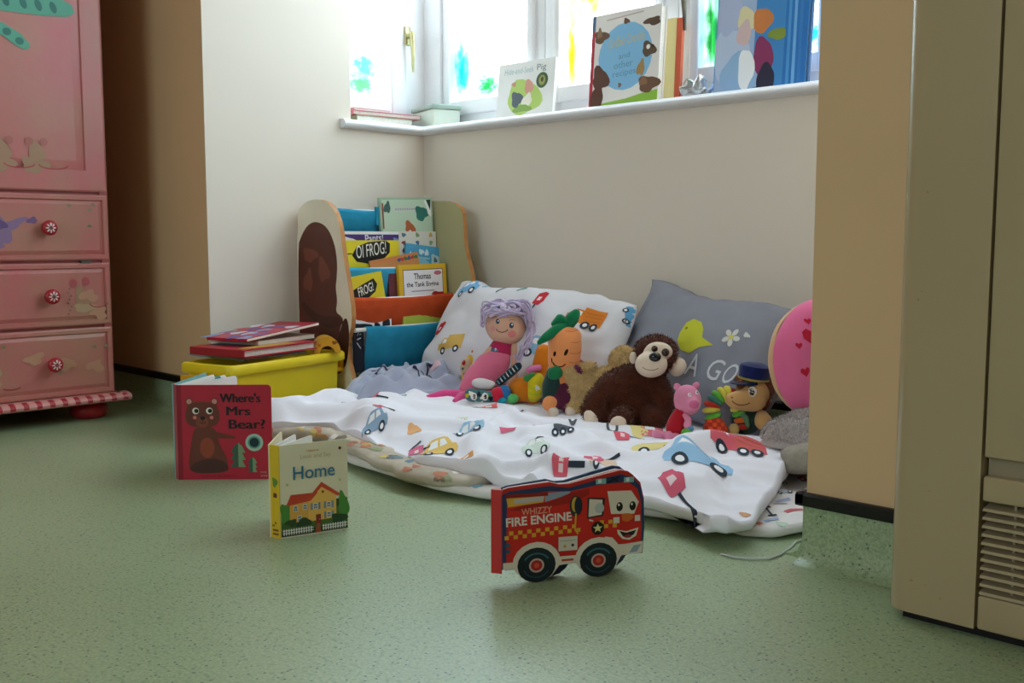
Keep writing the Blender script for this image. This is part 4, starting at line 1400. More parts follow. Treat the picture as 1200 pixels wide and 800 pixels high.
def duvet_z(x, y, s, t):
    top = lerp_curve(TOP, s)[0]
    z = 0.046 + (max(top, 0.046) - 0.046) * smooth(0, 0.16, t)
    if s > .78: z -= 0.006 * smooth(.78, .95, s) * (1 - smooth(0, .15, t))
    q = Vector((x, y, 0))
    calm = 1 - 0.85 * smooth(.38, .62, t)
    w1 = noise.noise(q * 3.1 + Vector((4, 1, 0)))
    # long soft folds fanning towards the room
    ph = 30 * (0.80 * x + 0.42 * y) + 4.4 * w1 + 2.4 * noise.noise(q * 6)
    fold = max(0.0, sin(ph)) ** 1.6
    ph2 = 38 * (0.35 * x - 0.9 * y) + 4.2 * noise.noise(q * 4 + Vector((9, 0, 0)))
    fold2 = max(0.0, sin(ph2)) ** 2
    env = 0.35 + 0.65 * smooth(-.25, .4, noise.noise(q * 2.6 + Vector((0, 7, 0))))
    z += calm * (0.036 * fold * env + 0.026 * fold2 * (1.1 - env)) * (1 - 0.45 * smooth(.7, .95, s))
    z += calm * 0.008 * noise.noise(q * 11) * smooth(0, .1, t)
    n9 = noise.noise(Vector((7.5 * (.8 * x + .45 * y), 17 * (.45 * x - .8 * y), 2.0)) + Vector((w1, 0, 0)))
    z += (.35 + .65 * calm) * 0.009 * (1 - 2.2 * math.sqrt(n9 * n9 + .004)) * smooth(0.02, .12, t)
    # cushioned lump at the right where the far corner is thrown back
    z += 0.022 * math.exp(-(((x + 1.05) / .11) ** 2 + ((y - 1.74) / .07) ** 2))
    z += 0.030 * math.exp(-(((x + 1.0) / .11) ** 2 + ((y - 1.62) / .13) ** 2))
    # rolled fold along the left front edge
    z += 0.016 * smooth(.30, .12, s) * math.exp(-((t - .14) / .10) ** 2)
    return z


rows = []
for i in range(100):
    t = (i / 99) ** 1.25
    r = []
    for j in range(190):
        s = j / 189
        f, b = lerp_curve(DF, s), lerp_curve(DB, s)
        wob = 0.012 * noise.noise(Vector((s * 14, 2, 0))) * (1 - smooth(0, .2, t))
        x, y = f[0] + (b[0] - f[0]) * t, f[1] + wob + (b[1] - f[1]) * t
        r.append(Vector((x, y, duvet_z(x, y, s, t))))
    rows.append(r)
duvet = tag(padded('duvet', rows, DUV, 0.042, Vector((-1.4, 1.6, 0)), floor=0.021), 'bunched white duvet printed with cars, lorries and road signs', 'duvet')
DP = [('van', -1.985, 1.437, 0.062, '#9dbb8c', 0), ('tractor', -1.93, 1.59, 0.042, '#3a3a3a', 0), ('sign', -1.840, 1.503, 0.050, '#c83a4a', 80), ('sign', -1.824, 1.436, 0.055, '#d9485a', 70), ('blob', -1.590, 1.345, 0.026, '#e8a05c', 0),
      ('sign', -1.489, 1.286, 0.050, '#d8547a', 100), ('car', -1.459, 1.376, 0.060, '#8fbfe0', 0), ('sign', -1.391, 1.447, 0.062, '#d8486a', 80), ('car', -1.43, 1.272, 0.070, '#e8b64a', 8), ('van', -1.583, 1.459, 0.044, '#c9d3a0', 0),
      ('bus', -1.649, 1.606, 0.060, '#d8443c', 10), ('tractor', -1.298, 1.477, 0.044, '#33363e', 0), ('dash', -1.297, 1.408, 0.022, '#333840', 30), ('sign', -1.143, 1.410, 0.058, '#d8486a', 100), ('sign', -1.155, 1.331, 0.050, '#d8384a', 75),
      ('sign', -1.228, 1.598, 0.052, '#d8384a', 85), ('bus', -1.190, 1.653, 0.080, '#d8586a', -4), ('car', -1.111, 1.527, 0.082, '#e6cf74', 0), ('car', -0.975, 1.462, 0.112, '#86b8e0', -10), ('lorry', -0.985, 1.605, 0.100, '#d8404e', -14),
      ('ring', -1.11, 1.79, 0.025, '#4a6a8a', 0), ('sign', -0.935, 1.350, 0.072, '#cf3a56', 20), ('blob', -0.815, 1.350, 0.014, '#d8935c', 0), ('bus', -1.36, 1.268, 0.04, '#e08a3c', 8), ('dash', -1.52, 1.29, 0.026, '#333840', 30), ('dash', -1.854, 1.391, 0.05, '#333840', 0),
      ('van', -1.10, 1.36, 0.05, '#e8c0a0', 0), ('car', -1.38, 1.66, 0.05, '#e8d890', -6), ('dash', -1.185, 1.335, 0.02, '#333840', 50), ('car', -1.26, 1.36, 0.05, '#d4e2d0', 0), ('van', -1.54, 1.59, 0.05, '#cfc8d8', 0), ('sign', -1.70, 1.36, .05, '#d9485a', 60),
      ('car', -1.66, 1.30, .05, '#7a9ab8', 10), ('ring', -1.29, 1.62, .024, '#34383f', 0), ('blob', -1.235, 1.635, .03, '#e6cf74', 0), ('ring', -1.38, 1.60, .02, '#34383f', 0)]
top_of_duvet = local_top(duvet)
print_items(DP, duvet, top_of_duvet, 0.00022, 0.0009, 0.006)


def on_duvet(x, y):
    q = top_of_duvet(x, y, 0)
    return (q.z + duvet.location.z) if q is not None else 0.05


# patterned lining turned out along the duvet's near edge
lin_ = [(-1.915, 1.178, .034), (-1.875, 1.222, .040), (-1.83, 1.272, .044), (-1.775, 1.300, .040), (-1.70, 1.282, .036), (-1.62, 1.262, .033), (-1.53, 1.242, .031), (-1.44, 1.228, .030), (-1.36, 1.226, .030), (-1.29, 1.238, .029)]
rows = []
for k in range(len(lin_) * 6 - 5):
    i, t = divmod(k, 6)
    a = Vector(lin_[i]); b = Vector(lin_[min(i + 1, len(lin_) - 1)])
    p = a.lerp(b, t / 6)
    g = 1 - smooth(0.75, 1.0, k / (len(lin_) * 6))
    wv = .010 * noise.noise(p * 17) + .004 * noise.noise(p * 45)
    rows.append([p + Vector((0.30, 0.95, 0)) * (.040 * cos(2 * pi * m / 14) + wv) * (.35 + .65 * g) + Vector((0, 0, (.016 * sin(2 * pi * m / 14) + .4 * wv) * (.4 + .6 * g))) for m in range(14)])
LIN = mat('beige_print_lining', '#d3c6b4', rough=0.95, spec=0.05, var=0.25, vscale=22, bump=0.15, bscale=500)
mb = MB().rings([[p - duvet.location for p in r] for r in rows])
lining = mb.build('turned_lining', LIN, duvet, smooth=180)
A = Art(step=0.0002, base=0.0008)
rnd = random.Random(12)
for k in range(34):
    q = rows[rnd.randrange(len(rows))]
    c = sum(q, Vector()) / 14
    A.layer = 0
    A.at(0, 0, 1)
    A.blob(c.x + rnd.uniform(-.02, .02), c.y + rnd.uniform(-.035, .01), rnd.uniform(.008, .02), rnd.uniform(.004, .012), rnd.choice(['#7f96a0', '#d9a468', '#ddc27c', '#8a7c6c', '#a3a984', '#c98a70', '#ece4d6']), k)
f_ = top_fn(lining)
A.build('cloth_print', lining, lambda u, v, h: f_(u - duvet.location.x, v - duvet.location.y, h), maxlen=0.006, ink=DYE)


# ---------------------------------------------------------------- pillows
def pillow(name, cen, right, up, w, h, t, m, label, cat='pillow', seed=0, wr=0.006, pinch=0.06, n=64, rnd_=0.0, droop=0.0):
    """Stuffed cushion in its own frame: x along the width, z up the face, front at -y."""
    R = Vector(right).normalized()
    U = Vector(up)
    U = (U - R * U.dot(R)).normalized()
    Y = U.cross(R)
    M = Matrix((R, Y, U)).transposed().to_4x4()
    M.translation = Vector(cen)
    mb = MB()
    for sgn in (-1, 1):
        rows = []
        for i in range(n + 1):
            v = -1 + 2 * i / n
            r = []
            for j in range(n + 1):
                u = -1 + 2 * j / n
                k = (1 - abs(u) ** 2.6) * (1 - abs(v) ** 2.6)
                th = t / 2 * max(0, k) ** 0.55
                edge = 1 - pinch * (1 - u * u) * abs(v) ** 3
                edg2 = 1 - pinch * (1 - v * v) * abs(u) ** 3
                rc = 1 - rnd_ * abs(u * v) ** 3
                x, z = u * w / 2 * edg2 * rc, v * h / 2 * edge * rc
                z += droop * (noise.noise(Vector((u * 1.8 + seed, v * .7, 4))) * .8 + .35 * noise.noise(Vector((u * 5 + seed, v * 2, 1)))) * (v + 1) / 2
                x += droop * .6 * noise.noise(Vector((v * 2.2, seed, u))) * abs(u)
                q = Vector((x * 9 + seed, z * 9, sgn * 2))
                wrk = wr * (noise.noise(q) + 0.7 * sin(24 * (x * .6 + z) + 5 * noise.noise(q * .5)) * abs(u) ** 1.5 + .4 * noise.noise(q * 2.4))
                r.append(Vector((x, sgn * (th + wrk * min(1, k * 3)) if k > 0 else 0, z)))
            rows.append(r)
        if sgn > 0: rows.reverse()
        mb.rings(rows, caps=False, closed=False)
    o = mb.build(name, m, None)
    bm = bmesh.new(); bm.from_mesh(o.data)
    bmesh.ops.remove_doubles(bm, verts=bm.verts[:], dist=0.0005)
    bmesh.ops.recalc_face_normals(bm, faces=bm.faces[:])
    bm.to_mesh(o.data); bm.free()
    o.data.shade_smooth()
    o.matrix_world = M
    return tag(o, label, cat)


PW = mat('white_pillow_cotton', '#dedade', rough=0.9, spec=0.1, var=0.04, bump=0.15, bscale=500)
wp = pillow('pillow', (-1.780, 1.866, 0.203), (1, 0.0, -0.035), (-0.03, 0.155, 0.26), 0.670, 0.31, 0.13, PW, 'white pillow printed with a blue car and an orange lorry against the wall', seed=2, wr=0.013, rnd_=0.09, droop=0.03)
A = Art(step=0.00018, base=0.0008)
for kind, x, z, w, c, r in (('car', -.235, .105, .085, '#7fb4de', 12), ('sign', -.275, -.03, .075, '#b8323a', -8), ('sign', .06, .075, .075, '#c8343c', -4), ('lorry', .207, .050, .100, '#e08434', -4), ('car', .30, .095, .05, '#6aa6d0', -70),
                            ('blob', .255, -.06, .05, '#b8323a', 0), ('car', .12, -.05, .09, '#8fb4d0', 0), ('dash', -.10, .12, .03, '#333840', 40), ('dash', -.03, .125, .03, '#4f8a7a', 10), ('blob', -.18, .13, .015, '#8ab0c8', 0),
                            ('van', -.18, -.07, .09, '#d8b060', 10)):
    A.layer = 0
    A.at(x, z, w, r).vehicle(kind, c)
A.build('cloth_print', wp, front_fn(wp), maxlen=0.007, ink=DYE)
GP = mat('grey_pillow_cotton', '#8f8f99', rough=0.9, spec=0.1, var=0.06, bump=0.2, bscale=500)
gp = pillow('pillow', (-1.285, 1.922, 0.203), (0.46, -0.085, -0.045), (0.0, 0.15, 0.26), 0.50, 0.31, 0.12, GP, 'grey pillow with a yellow bird, pale flower and white capital letters', seed=6, wr=0.011, droop=0.022)
A = Art(step=0.00018, base=0.0008)
GX, GZ = .030, -.022
A.at(GX, GZ)
A.poly([(-.055, .045), (-.05, .07), (-.035, .083), (-.012, .08), (.005, .065), (.015, .045), (.05, .035), (.02, .022), (-.005, .005), (-.035, .008), (-.052, .025)], '#c8c83c')
A.ell(-.042, .058, .0035, None, '#7d7f30', n=10)
for k in range(5): A.ell(.085 + .013 * cos(k * 1.257), .062 + .013 * sin(k * 1.257), .009, .006, '#d9d6cf', rot=72 * k, n=10)
A.ell(.085, .062, .006, None, '#d8cf6a', n=10)
A.blob(.118, .075, .008, .005, '#d9d6cf', 2)
A.at(.068, -.018)
for ch, x, z, w in (('A', -.035, -.045, .034), ('G', .028, -.043, .034), ('O', .07, -.043, .032), ('O', .111, -.043, .032), ('D', .152, -.043, .032)):
    A.text(ch, x, z, w, .048, '#d3d3d6', bold=.0, shear=.08)
A.build('cloth_print', gp, front_fn(gp), maxlen=0.007, ink=DYE)

# ---------------------------------------------------------------- ring cushion
donut = thing('ring_cushion', (-0.955, 1.845, 0.228), 'round pink doughnut cushion with red hearts half behind the wall corner', 'cushion', rot=(RAD(-5), 0, YAW + RAD(25)))


def torus(R0, r, ysq, a0, a1, bump, nm=32, nn=64, grow=0.0):
    rows = []
    for i in range(nn):
        a = 2 * pi * i / nn
        ring = []
        for k in range(nm + 1):
            b = RAD(a0 + (a1 - a0) * k / nm)
            rr = r + grow
            wob = bump * noise.noise(Vector((cos(a) * 3, sin(a) * 3, b)))
            rad = R0 + (rr + wob) * cos(b)
            ring.append(Vector((rad * cos(a), -(rr + wob) * ysq * sin(b), rad * sin(a))))
        rows.append(ring)
    rows.append(rows[0])
    return rows


BISC = mat('biscuit_plush', '#d9a877', rough=0.95, spec=0.1, var=0.08, sheen=0.3)
ICE = mat('pink_plush', '#ea6f9a', rough=0.95, spec=0.1, var=0.06, sheen=0.3, bump=0.1, bscale=300)
mb = MB().rings(torus(0.064, 0.052, 0.82, 0, 360, 0.002, nm=28), caps=False, closed=False)
mb.build('biscuit_base', BISC, donut, smooth=180, fix=False)
mb = MB()
rows = torus(0.064, 0.052, 0.82, 8, 172, 0.002, nm=28, grow=0.004)
mb.rings(rows, caps=False, closed=False)
ice = mb.build('icing', ICE, donut, smooth=180, fix=False)
A = Art(step=0.0002, base=0.0008)
HE = '#c2263c'


def heart(A, x, z, s, rot=0):
    A.layer = 0
    A.at(x, z, s, rot)
    A.poly([(0, -.5), (.5, .05), (.48, .35), (.25, .48), (0, .28), (-.25, .48), (-.48, .35), (-.5, .05)], HE)


fn_ice = front_fn(ice)
for x, z, s, r in ((-.055, .045, .026, 10), (-.025, .085, .014, 0), (.01, .07, .016, 20), (-.085, .03, .008, 0), (-.04, .004, .03, -10), (.03, .10, .01, 0), (-.075, -.02, .012, 10), (-.02, .03, .012, 30), (-.012, -.055, .012, 10),
                  (-.045, -.06, .010, 0), (.02, -.065, .022, 10), (.07, .05, .022, 0), (.075, -.03, .024, -20), (.05, -.085, .014, 0), (.05, .09, .014, 0), (-.06, .075, .008, 0)):
    heart(A, x, z, s * 1.5, r)
A.build('printed_heart', ice, fn_ice, maxlen=0.005, ink=DYE)


# ---------------------------------------------------------------- crumpled blankets
def heap(name, cen, rx, ry, hgt, rz, m, label, cat, seed, ridge=0.35, n=90, hollow=0.0):
    """A blanket thrown in a heap: creased mound with a ragged edge."""
    rows = []
    c, s = cos(rz), sin(rz)
    for i in range(n + 1):
        v = -1 + 2 * i / n
        r = []
        for j in range(n + 1):
            u = -1 + 2 * j / n
            # square grid bent to a rounded outline
            k = math.sqrt(1 - 0.5 * v * v), math.sqrt(1 - 0.5 * u * u)
            a, b = u * k[0], v * k[1]
            d = math.hypot(a, b)
            q = Vector((a * 2.2 + seed, b * 2.2, seed))
            w = noise.noise(q)
            env = max(0.0, 1 - d ** 3.2) ** 0.6
            n1 = noise.noise(q * 0.95 + Vector((w * 1.1, 3, 0)))
            n2 = noise.noise(q * 2.1 + Vector((1, w, 5)))
            cr = 1 - 2.4 * math.sqrt(n1 * n1 + 0.012)
            cr2 = 1 - 2.2 * math.sqrt(n2 * n2 + 0.02)
            z = hgt * env * (1 - ridge + ridge * (0.75 * cr + 0.16 * cr2) + .22 * w)
            rag = 1 + 0.16 * noise.noise(Vector((math.atan2(b, a) * 1.3, seed, 1))) * d
            x, y = a * rx * rag + .02 * w, b * ry * rag
            r.append(Vector((x * c - y * s, x * s + y * c, max(0.001, z))))
        rows.append(r)
    cc = Vector(cen)
    o = padded(name, [[p + cc for p in r] for r in rows], m, 0.012, cc)
    return tag(o, label, cat)


GB = mat('pale_grey_blue_fleece', '#a6aabd', rough=0.95, spec=0.08, var=0.08, sheen=0.4, bump=0.2, bscale=400)
gb_ = heap('blanket', (-1.995, 1.72, 0.056), 0.140, 0.300, 0.120, RAD(10), GB, 'crumpled pale grey-blue fleece blanket in front of the bookcase', 'blanket', 3.3, ridge=0.62)
A = Art(step=0.0003, base=0.0012)
INKY, SK = '#2f3142', '#d8b4bc'
for i, (x, y, s, r) in enumerate(((-.02, -.10, .07, 30), (.03, .0, .06, 80), (-.03, .07, .07, 10), (.05, .12, .05, 120), (.06, -.05, .05, 50), (-.06, .15, .05, 0))):
    A.layer = 0
    A.at(x, y, s, r + 60)
    A.line([(-.6, -.1), (-.2, .2), (.3, .1), (.6, .3)], .07, INKY); A.blob(.1, -.2, .22, .3, SK, i); A.blob(-.3, .3, .16, .1, INKY, i + 2); A.blob(.45, -.1, .1, .2, INKY, i + 1)
A.build('cloth_print', gb_, top_fn(gb_), maxlen=0.008, ink=DYE)
GF = mat('grey_plush_pile', '#bdb1ab', rough=1.0, spec=0.05, var=0.2, vscale=60, sheen=0.5, bump=0.3, bscale=160)
gf = heap('blanket', (-0.890, 1.775, 0.085), 0.125, 0.100, 0.060, RAD(40), GF, 'thick folded grey plush blanket at the foot of the doughnut cushion', 'blanket', 8.1, ridge=0.10)
fl_ = []
for k in range(15):
    t = k / 14
    fl_.append((-0.105 + 0.21 * t, -0.088 - 0.012 * sin(pi * t) + 0.006 * sin(7 * t), -0.022 + 0.008 * sin(5 * t)))
c_, s_ = cos(RAD(40)), sin(RAD(40))
MB().tube([(x * c_ - y * s_, x * s_ + y * c_, z) for x, y, z in fl_], [.020 + .012 * sin(pi * k / 14) ** .5 for k in range(15)], 14).build('folded_edge', mat('beige_grey_plush', '#a99f90', rough=1.0, spec=.05, var=.2, vscale=80, bump=.5, bscale=220), gf, smooth=180)
MB().box((-0.10, -0.075, -0.05), (0.10, 0.08, 0.0), M=Matrix.Rotation(RAD(40), 4, 'Z'), bev=0.018).build('lower_fold', mat('beige_grey_plush', '#a99f90'), gf, smooth=180)

PILEF = mat('mauve_grey_pile', '#b3a8a2', rough=0.95, spec=0.05, var=0.3, vscale=70)

# white flex trailing from the mat's corner
cp_ = [(-0.80, 1.262), (-0.778, 1.262), (-0.755, 1.272), (-0.738, 1.291), (-0.736, 1.32), (-0.742, 1.36), (-0.752, 1.395), (-0.748, 1.43), (-0.733, 1.455)]
tag(MB().tube([(x, y, 0.0024) for x, y in cp_], 0.0015, 8).build('cord', mat('white_flex', '#c9cbc6', rough=0.4), smooth=60),
    'thin white cord looped on the floor beside the wall corner', 'cord')

# ---------------------------------------------------------------- soft toys
# Each toy has its own frame: x to its left-right, z up, front at -y; units of about 2 mm (u).
def fabric(name, col, **k):
    d = dict(rough=0.95, spec=0.1, var=0.10, sheen=0.25, bump=0.25, bscale=260)
    d.update(k)
    return mat(name, col, **d)


class Toy:
    def __init__(self, name, x, y, label, u, turn=0, z=None, cat='soft toy'):
        self.u = u
        self.e = thing(name, (x, y, on_duvet(x, y) - 0.004 if z is None else z), label, cat, rz=YAW + RAD(turn))

    def body(self, name, shapes, m, voxel=2.0, smooth_n=4, parent=None):
        """Stuffed part grown from overlapping ellipsoids and limbs into one skin."""
        u = self.u
        mb = MB()
        for sh in shapes:
            if sh[0] == 'e':
                rot = sh[3] if len(sh) > 3 else (0, 0, 0)
                r = sh[2] if isinstance(sh[2], (tuple, list)) else (sh[2],) * 3
                mb.ell(Vector(sh[1]) * u, [k * u for k in r], rot, n=20, m=12)
            else:
                pts, rad = sh[1], sh[2]
                P, Rr = [], []
                for i in range(len(pts) - 1):
                    for k in range(6):
                        t = k / 6
                        P.append(Vector(pts[i]).lerp(Vector(pts[i + 1]), t) * u)
                        Rr.append((rad[i] + (rad[i + 1] - rad[i]) * t) * u)
                P.append(Vector(pts[-1]) * u); Rr.append(rad[-1] * u)
                for p, r in zip(P, Rr): mb.ell(p, r, n=14, m=8)
        o = mb.build(name, m, parent or self.e)
        a = o.modifiers.new('skin', 'REMESH'); a.mode = 'VOXEL'; a.voxel_size = voxel * u
        b = o.modifiers.new('soft', 'SMOOTH'); b.iterations = smooth_n; b.factor = 0.5
        me = bpy.data.meshes.new_from_object(o.evaluated_get(bpy.context.evaluated_depsgraph_get()))
        o.modifiers.clear()
        me.name = name
        o.data = me
        me.shade_smooth()
        return o

    def bead(self, name, on, x, z, r, m, flat=0.6, parent=None, sink=0.3):
        """Small button (eye, nose) set on the front of a part."""
        u = self.u
        p = front_fn(on)(x * u, z * u, 0)
        rr = r if isinstance(r, (tuple, list)) else (r, r)
        return MB().ell(p + Vector((0, -rr[0] * flat * u * (1 - sink) * .5, 0)), (rr[0] * u, rr[0] * flat * u, rr[1] * u), n=16, m=10).build(name, m, parent or on, smooth=180)

    def stitch(self, name, on, art, step=0.0002, base=0.0005, maxlen=0.004, parent=None):
        f, u = front_fn(on), self.u
        return art.build(name, parent or on, lambda a, b, h: f(a * u, b * u, h), maxlen=maxlen / u, ink=DYE)


def pile(on, n, length, width, m, seed, name='fur', keep=None, lie=0.6, down=0.5):
    """Short plush pile: slim triangles standing on a part's surface."""
    rnd = random.Random(seed)
    me = on.data
    tris, acc, tot = [], [], 0.0
    me.calc_loop_triangles()
    for t in me.loop_triangles:
        a, b, c = (me.vertices[i].co for i in t.vertices)
        ar = (b - a).cross(c - a).length
        tot += ar
        tris.append((a, b, c)); acc.append(tot)
    import bisect
    V, F = [], []
    for _ in range(n):
        a, b, c = tris[min(bisect.bisect(acc, rnd.random() * tot), len(tris) - 1)]
        r1, r2 = math.sqrt(rnd.random()), rnd.random()
        p = a * (1 - r1) + b * (r1 * (1 - r2)) + c * (r1 * r2)
        nr = (b - a).cross(c - a).normalized()
        if keep and not keep(p): continue
        tan = Vector((rnd.gauss(0, 1), rnd.gauss(0, 1), rnd.gauss(0, 1) - down * 1.5))
        tan = (tan - nr * tan.dot(nr)).normalized()
        side = nr.cross(tan)
        L = length * (0.6 + 0.8 * rnd.random())
        k = len(V)
        V += [p - nr * .0006 - side * width / 2, p - nr * .0006 + side * width / 2, p + nr * L * (1 - lie * .5) + tan * L * lie]
        F.append((k, k + 1, k + 2))
    mb = MB(); mb.add(V, F)
    o = mb.build(name, m, on, smooth=180, fix=False)
    o['kind'] = 'stuff'
    return o


pile(gf, 14000, 0.006, 0.0022, PILEF, 21, 'plush_pile', keep=lambda p: p.z > 0.004, lie=0.9, down=0.2)
BLACK = mat('black_button', '#0d0b0b', rough=0.15, spec=0.6, var=0.1)
SKIN = fabric('peach_doll_cloth', '#e0b196')
THREAD = '#231a18'

# --- mermaid doll with lilac yarn hair
T = Toy('mermaid_doll', -1.745, 1.708, 'cloth mermaid doll with lilac yarn hair and pink tail', 0.00207)
PT = fabric('pink_velour', '#e0708f')
HP = fabric('hot_pink_satin', '#dd3d83', rough=0.55, spec=0.3)
MG = fabric('magenta_bodice', '#b92a58')
tail = T.body('tail', [('c', [(14, 22, 46), (4, 18, 36), (-8, 12, 22), (-18, 6, 13), (-26, 0, 9)], [15, 20.5, 21, 15, 8])], PT)
fin = T.body('tail_fin', [('c', [(-26, -2, 8), (-48, -6, 8), (-72, -10, 6)], [6, 7.5, 2.5]), ('c', [(-24, -4, 8), (-28, -16, 5), (-36, -26, 4)], [6, 8, 3.5]), ('e', (-44, -5, 7), (16, 8, 3.5))], HP, voxel=1.6)
bod = T.body('bodice', [('c', [(10, 23, 44), (16, 25, 58), (21, 26, 66)], [14.5, 14, 10]), ('e', (16, 24, 56), (16, 11, 9), (0, 12, 0))], MG)
A = Art(); A.blob(8, 58, 4, 3.4, '#5c6a8a', 1); A.blob(10, 59, 1.8, 1.5, '#c8c8d8', 3)
T.stitch('appliqued_shell', bod, A)
head = T.body('head', [('e', (22, 26, 87), (25, 20, 24), (0, 8, 0)), ('c', [(20, 26, 66), (21, 26, 74)], [7, 8]), ('e', (24, 24, 78), (20, 17, 14))], SKIN)
A = Art()
A.ell(12.5, 92.5, 2.2, 3.0, '#3f4e5a', n=14); A.ell(28.5, 88, 2.6, 3.4, '#3f4e5a', n=14); A.ell(13, 93.2, .8, 1, '#e8e8ea', n=8); A.ell(29.2, 89, .9, 1.1, '#e8e8ea', n=8)
A.arc(17.5, 85, 7, 5, 195, 340, .9, THREAD); A.ell(29, 78, 5, 4.2, '#e08a86'); A.ell(7, 84, 2.6, 3.4, '#dd9a90')
A.arc(12, 96, 3, 2, 40, 150, .6, '#8a6a5a'); A.arc(29, 92.5, 3.6, 2, 30, 150, .6, '#8a6a5a')
T.stitch('stitched_face', head, A, parent=head)
arm = T.body('arm', [('c', [(32, 22, 62), (34, 15, 48), (32, 8, 34), (29, 4, 22)], [5.5, 6, 5.5, 5.0]), ('e', (28, 3, 17), (5.5, 4.5, 7))], SKIN)
arm2 = T.body('arm', [('c', [(4, 20, 58), (-6, 16, 46), (-14, 12, 40)], [5, 5.2, 5])], SKIN)
# yarn: locks from the crown round the face and down one shoulder
YARN = fabric('lilac_yarn', '#cdbcd8', sheen=0.5)
rnd = random.Random(3)
hb = MB()
u = T.u
for k in range(150):
    a = RAD(rnd.uniform(-200, 20))
    crown = Vector((20 + rnd.uniform(-3, 5), 27 + rnd.uniform(-2, 6), 109 + rnd.uniform(-2, 4)))
    side = -1 if k % 3 == 0 else 1
    dep = rnd.uniform(-10, 20)
    if k < 60:      # short bunch standing at the crown and curving over
        e1 = Vector((22 + side * rnd.uniform(8, 27), 14 + dep, 108 + rnd.uniform(-4, 10)))
        e2 = Vector((22 + side * rnd.uniform(23, 31), 16 + dep, 92 + rnd.uniform(-8, 8)))
        pts = [crown, e1, e2]
    elif k < 85:    # fringe over the forehead
        e1 = Vector((22 + rnd.uniform(-20, 22), 6 + rnd.uniform(-1, 4), 107 + rnd.uniform(-2, 4)))
        e2 = Vector((22 + rnd.uniform(-25, 27), 5 + rnd.uniform(0, 6), 100 + rnd.uniform(-3, 3)))
        pts = [crown, e1, e2]
    else:           # long locks down the right shoulder
        e1 = Vector((47 + rnd.uniform(-3, 5), 22 + rnd.uniform(-6, 10), 98 + rnd.uniform(-6, 6)))
        e2 = Vector((50 + rnd.uniform(-5, 6), 20 + rnd.uniform(-8, 10), 74 + rnd.uniform(-6, 6)))
        e3 = Vector((47 + rnd.uniform(-10, 5), 14 + rnd.uniform(-8, 8), 56 + rnd.uniform(-10, 8)))
        e4 = Vector((42 + rnd.uniform(-14, 8), 10 + rnd.uniform(-8, 8), 38 + rnd.uniform(-12, 14)))
        pts = [crown, e1, e2, e3, e4]
    P = []
    m_ = len(pts)
    for i in range(m_ - 1):
        p0, p1, p2, p3 = pts[max(i - 1, 0)], pts[i], pts[i + 1], pts[min(i + 2, m_ - 1)]
        for q in range(5):
            t = q / 5
            P.append((0.5 * ((2 * p1) + (p2 - p0) * t + (2 * p0 - 5 * p1 + 4 * p2 - p3) * t * t + (3 * p1 - p0 - 3 * p2 + p3) * t ** 3)) * u)
    P.append(pts[-1] * u)
    hb.tube(P, 1.15 * u, 5)
hb.build('yarn_hair', YARN, T.e, smooth=180)['kind'] = 'stuff'
cap_ = T.body('hair_cap', [('e', (24, 31, 95), (27, 18, 20)), ('e', (26, 34, 84), (26, 13, 24))], YARN, voxel=2.2)

# --- small yellow toy with an orange crest, behind the doll
T = Toy('chick_toy', -1.880, 1.790, 'small yellow soft toy with orange crest half hidden behind the mermaid doll', 0.00216, turn=-8)
YC = fabric('yellow_plush', '#e3b62e')
b = T.body('body', [('e', (0, 0, 18), (13, 11, 20), (0, 25, 0)), ('e', (2, 0, 34), (11, 10, 12))], YC)
f = T.body('face', [('e', (-7, -7, 30), (7, 5, 11), (0, 20, 0))], fabric('cream_plush', '#dcc09a'))
T.body('crest', [('c', [(2, -3, 46), (8, -2, 40), (13, -2, 32), (15, -2, 22)], [4, 5, 5, 4]), ('e', (10, -3, 46), (4, 4, 7), (0, 30, 0)), ('e', (17, -2, 38), (4, 4, 7), (0, 60, 0))], fabric('orange_plush', '#d9702a'), voxel=1.4)
A = Art(); A.ell(-9, 34, 2.4, 3, '#a8282c', n=12); A.ell(-10, 27, 1.6, None, '#4a6a80', n=10); A.arc(-7, 22, 3, 2, 200, 340, .8, '#6a2a20')
T.stitch('stitched_face', f, A)

# --- bird-shaped rattle with an orange wing
T = Toy('bird_toy', -1.650, 1.735, 'orange and yellow bird-shaped soft toy with a pink tuft', 0.00202)
OR_ = fabric('bright_orange_velour', '#e0811c')
YE_ = fabric('bright_yellow_velour', '#e3cf25')
T.body('wing', [('c', [(20, 12, 30), (22, 15, 46), (24, 16, 60)], [11, 11.5, 10])], OR_)
bo = T.body('body', [('e', (-2, 0, 18), (16, 13, 15), (0, 20, 0)), ('c', [(4, 0, 16), (12, 0, 6)], [11, 6])], OR_)
be = T.body('belly', [('e', (14, -3, 21), (11.5, 13, 18), (0, 14, 0))], YE_)
A = Art()
for k in range(4): A.arc(14, 26 - 7 * k, 9, 5, 200, 340, 1.2, '#b9c832')
A.blob(16, 22, 3, 3, '#e8e8d8', 2)
T.stitch('stitched_feather', be, A)
T.body('tuft', [('e', (12, -2, 43), (10, 5, 4), (0, -12, 0)), ('e', (9, -2, 40), (4, 4, 5)), ('e', (18, -2, 44), (4, 4, 4))], fabric('pink_satin', '#e87fb0'), voxel=1.3)
T.body('leaf_tab', [('c', [(4, -6, 32), (12, -9, 38)], [4, 2])], fabric('leaf_green_cloth', '#3f9a4a'), voxel=1.2)

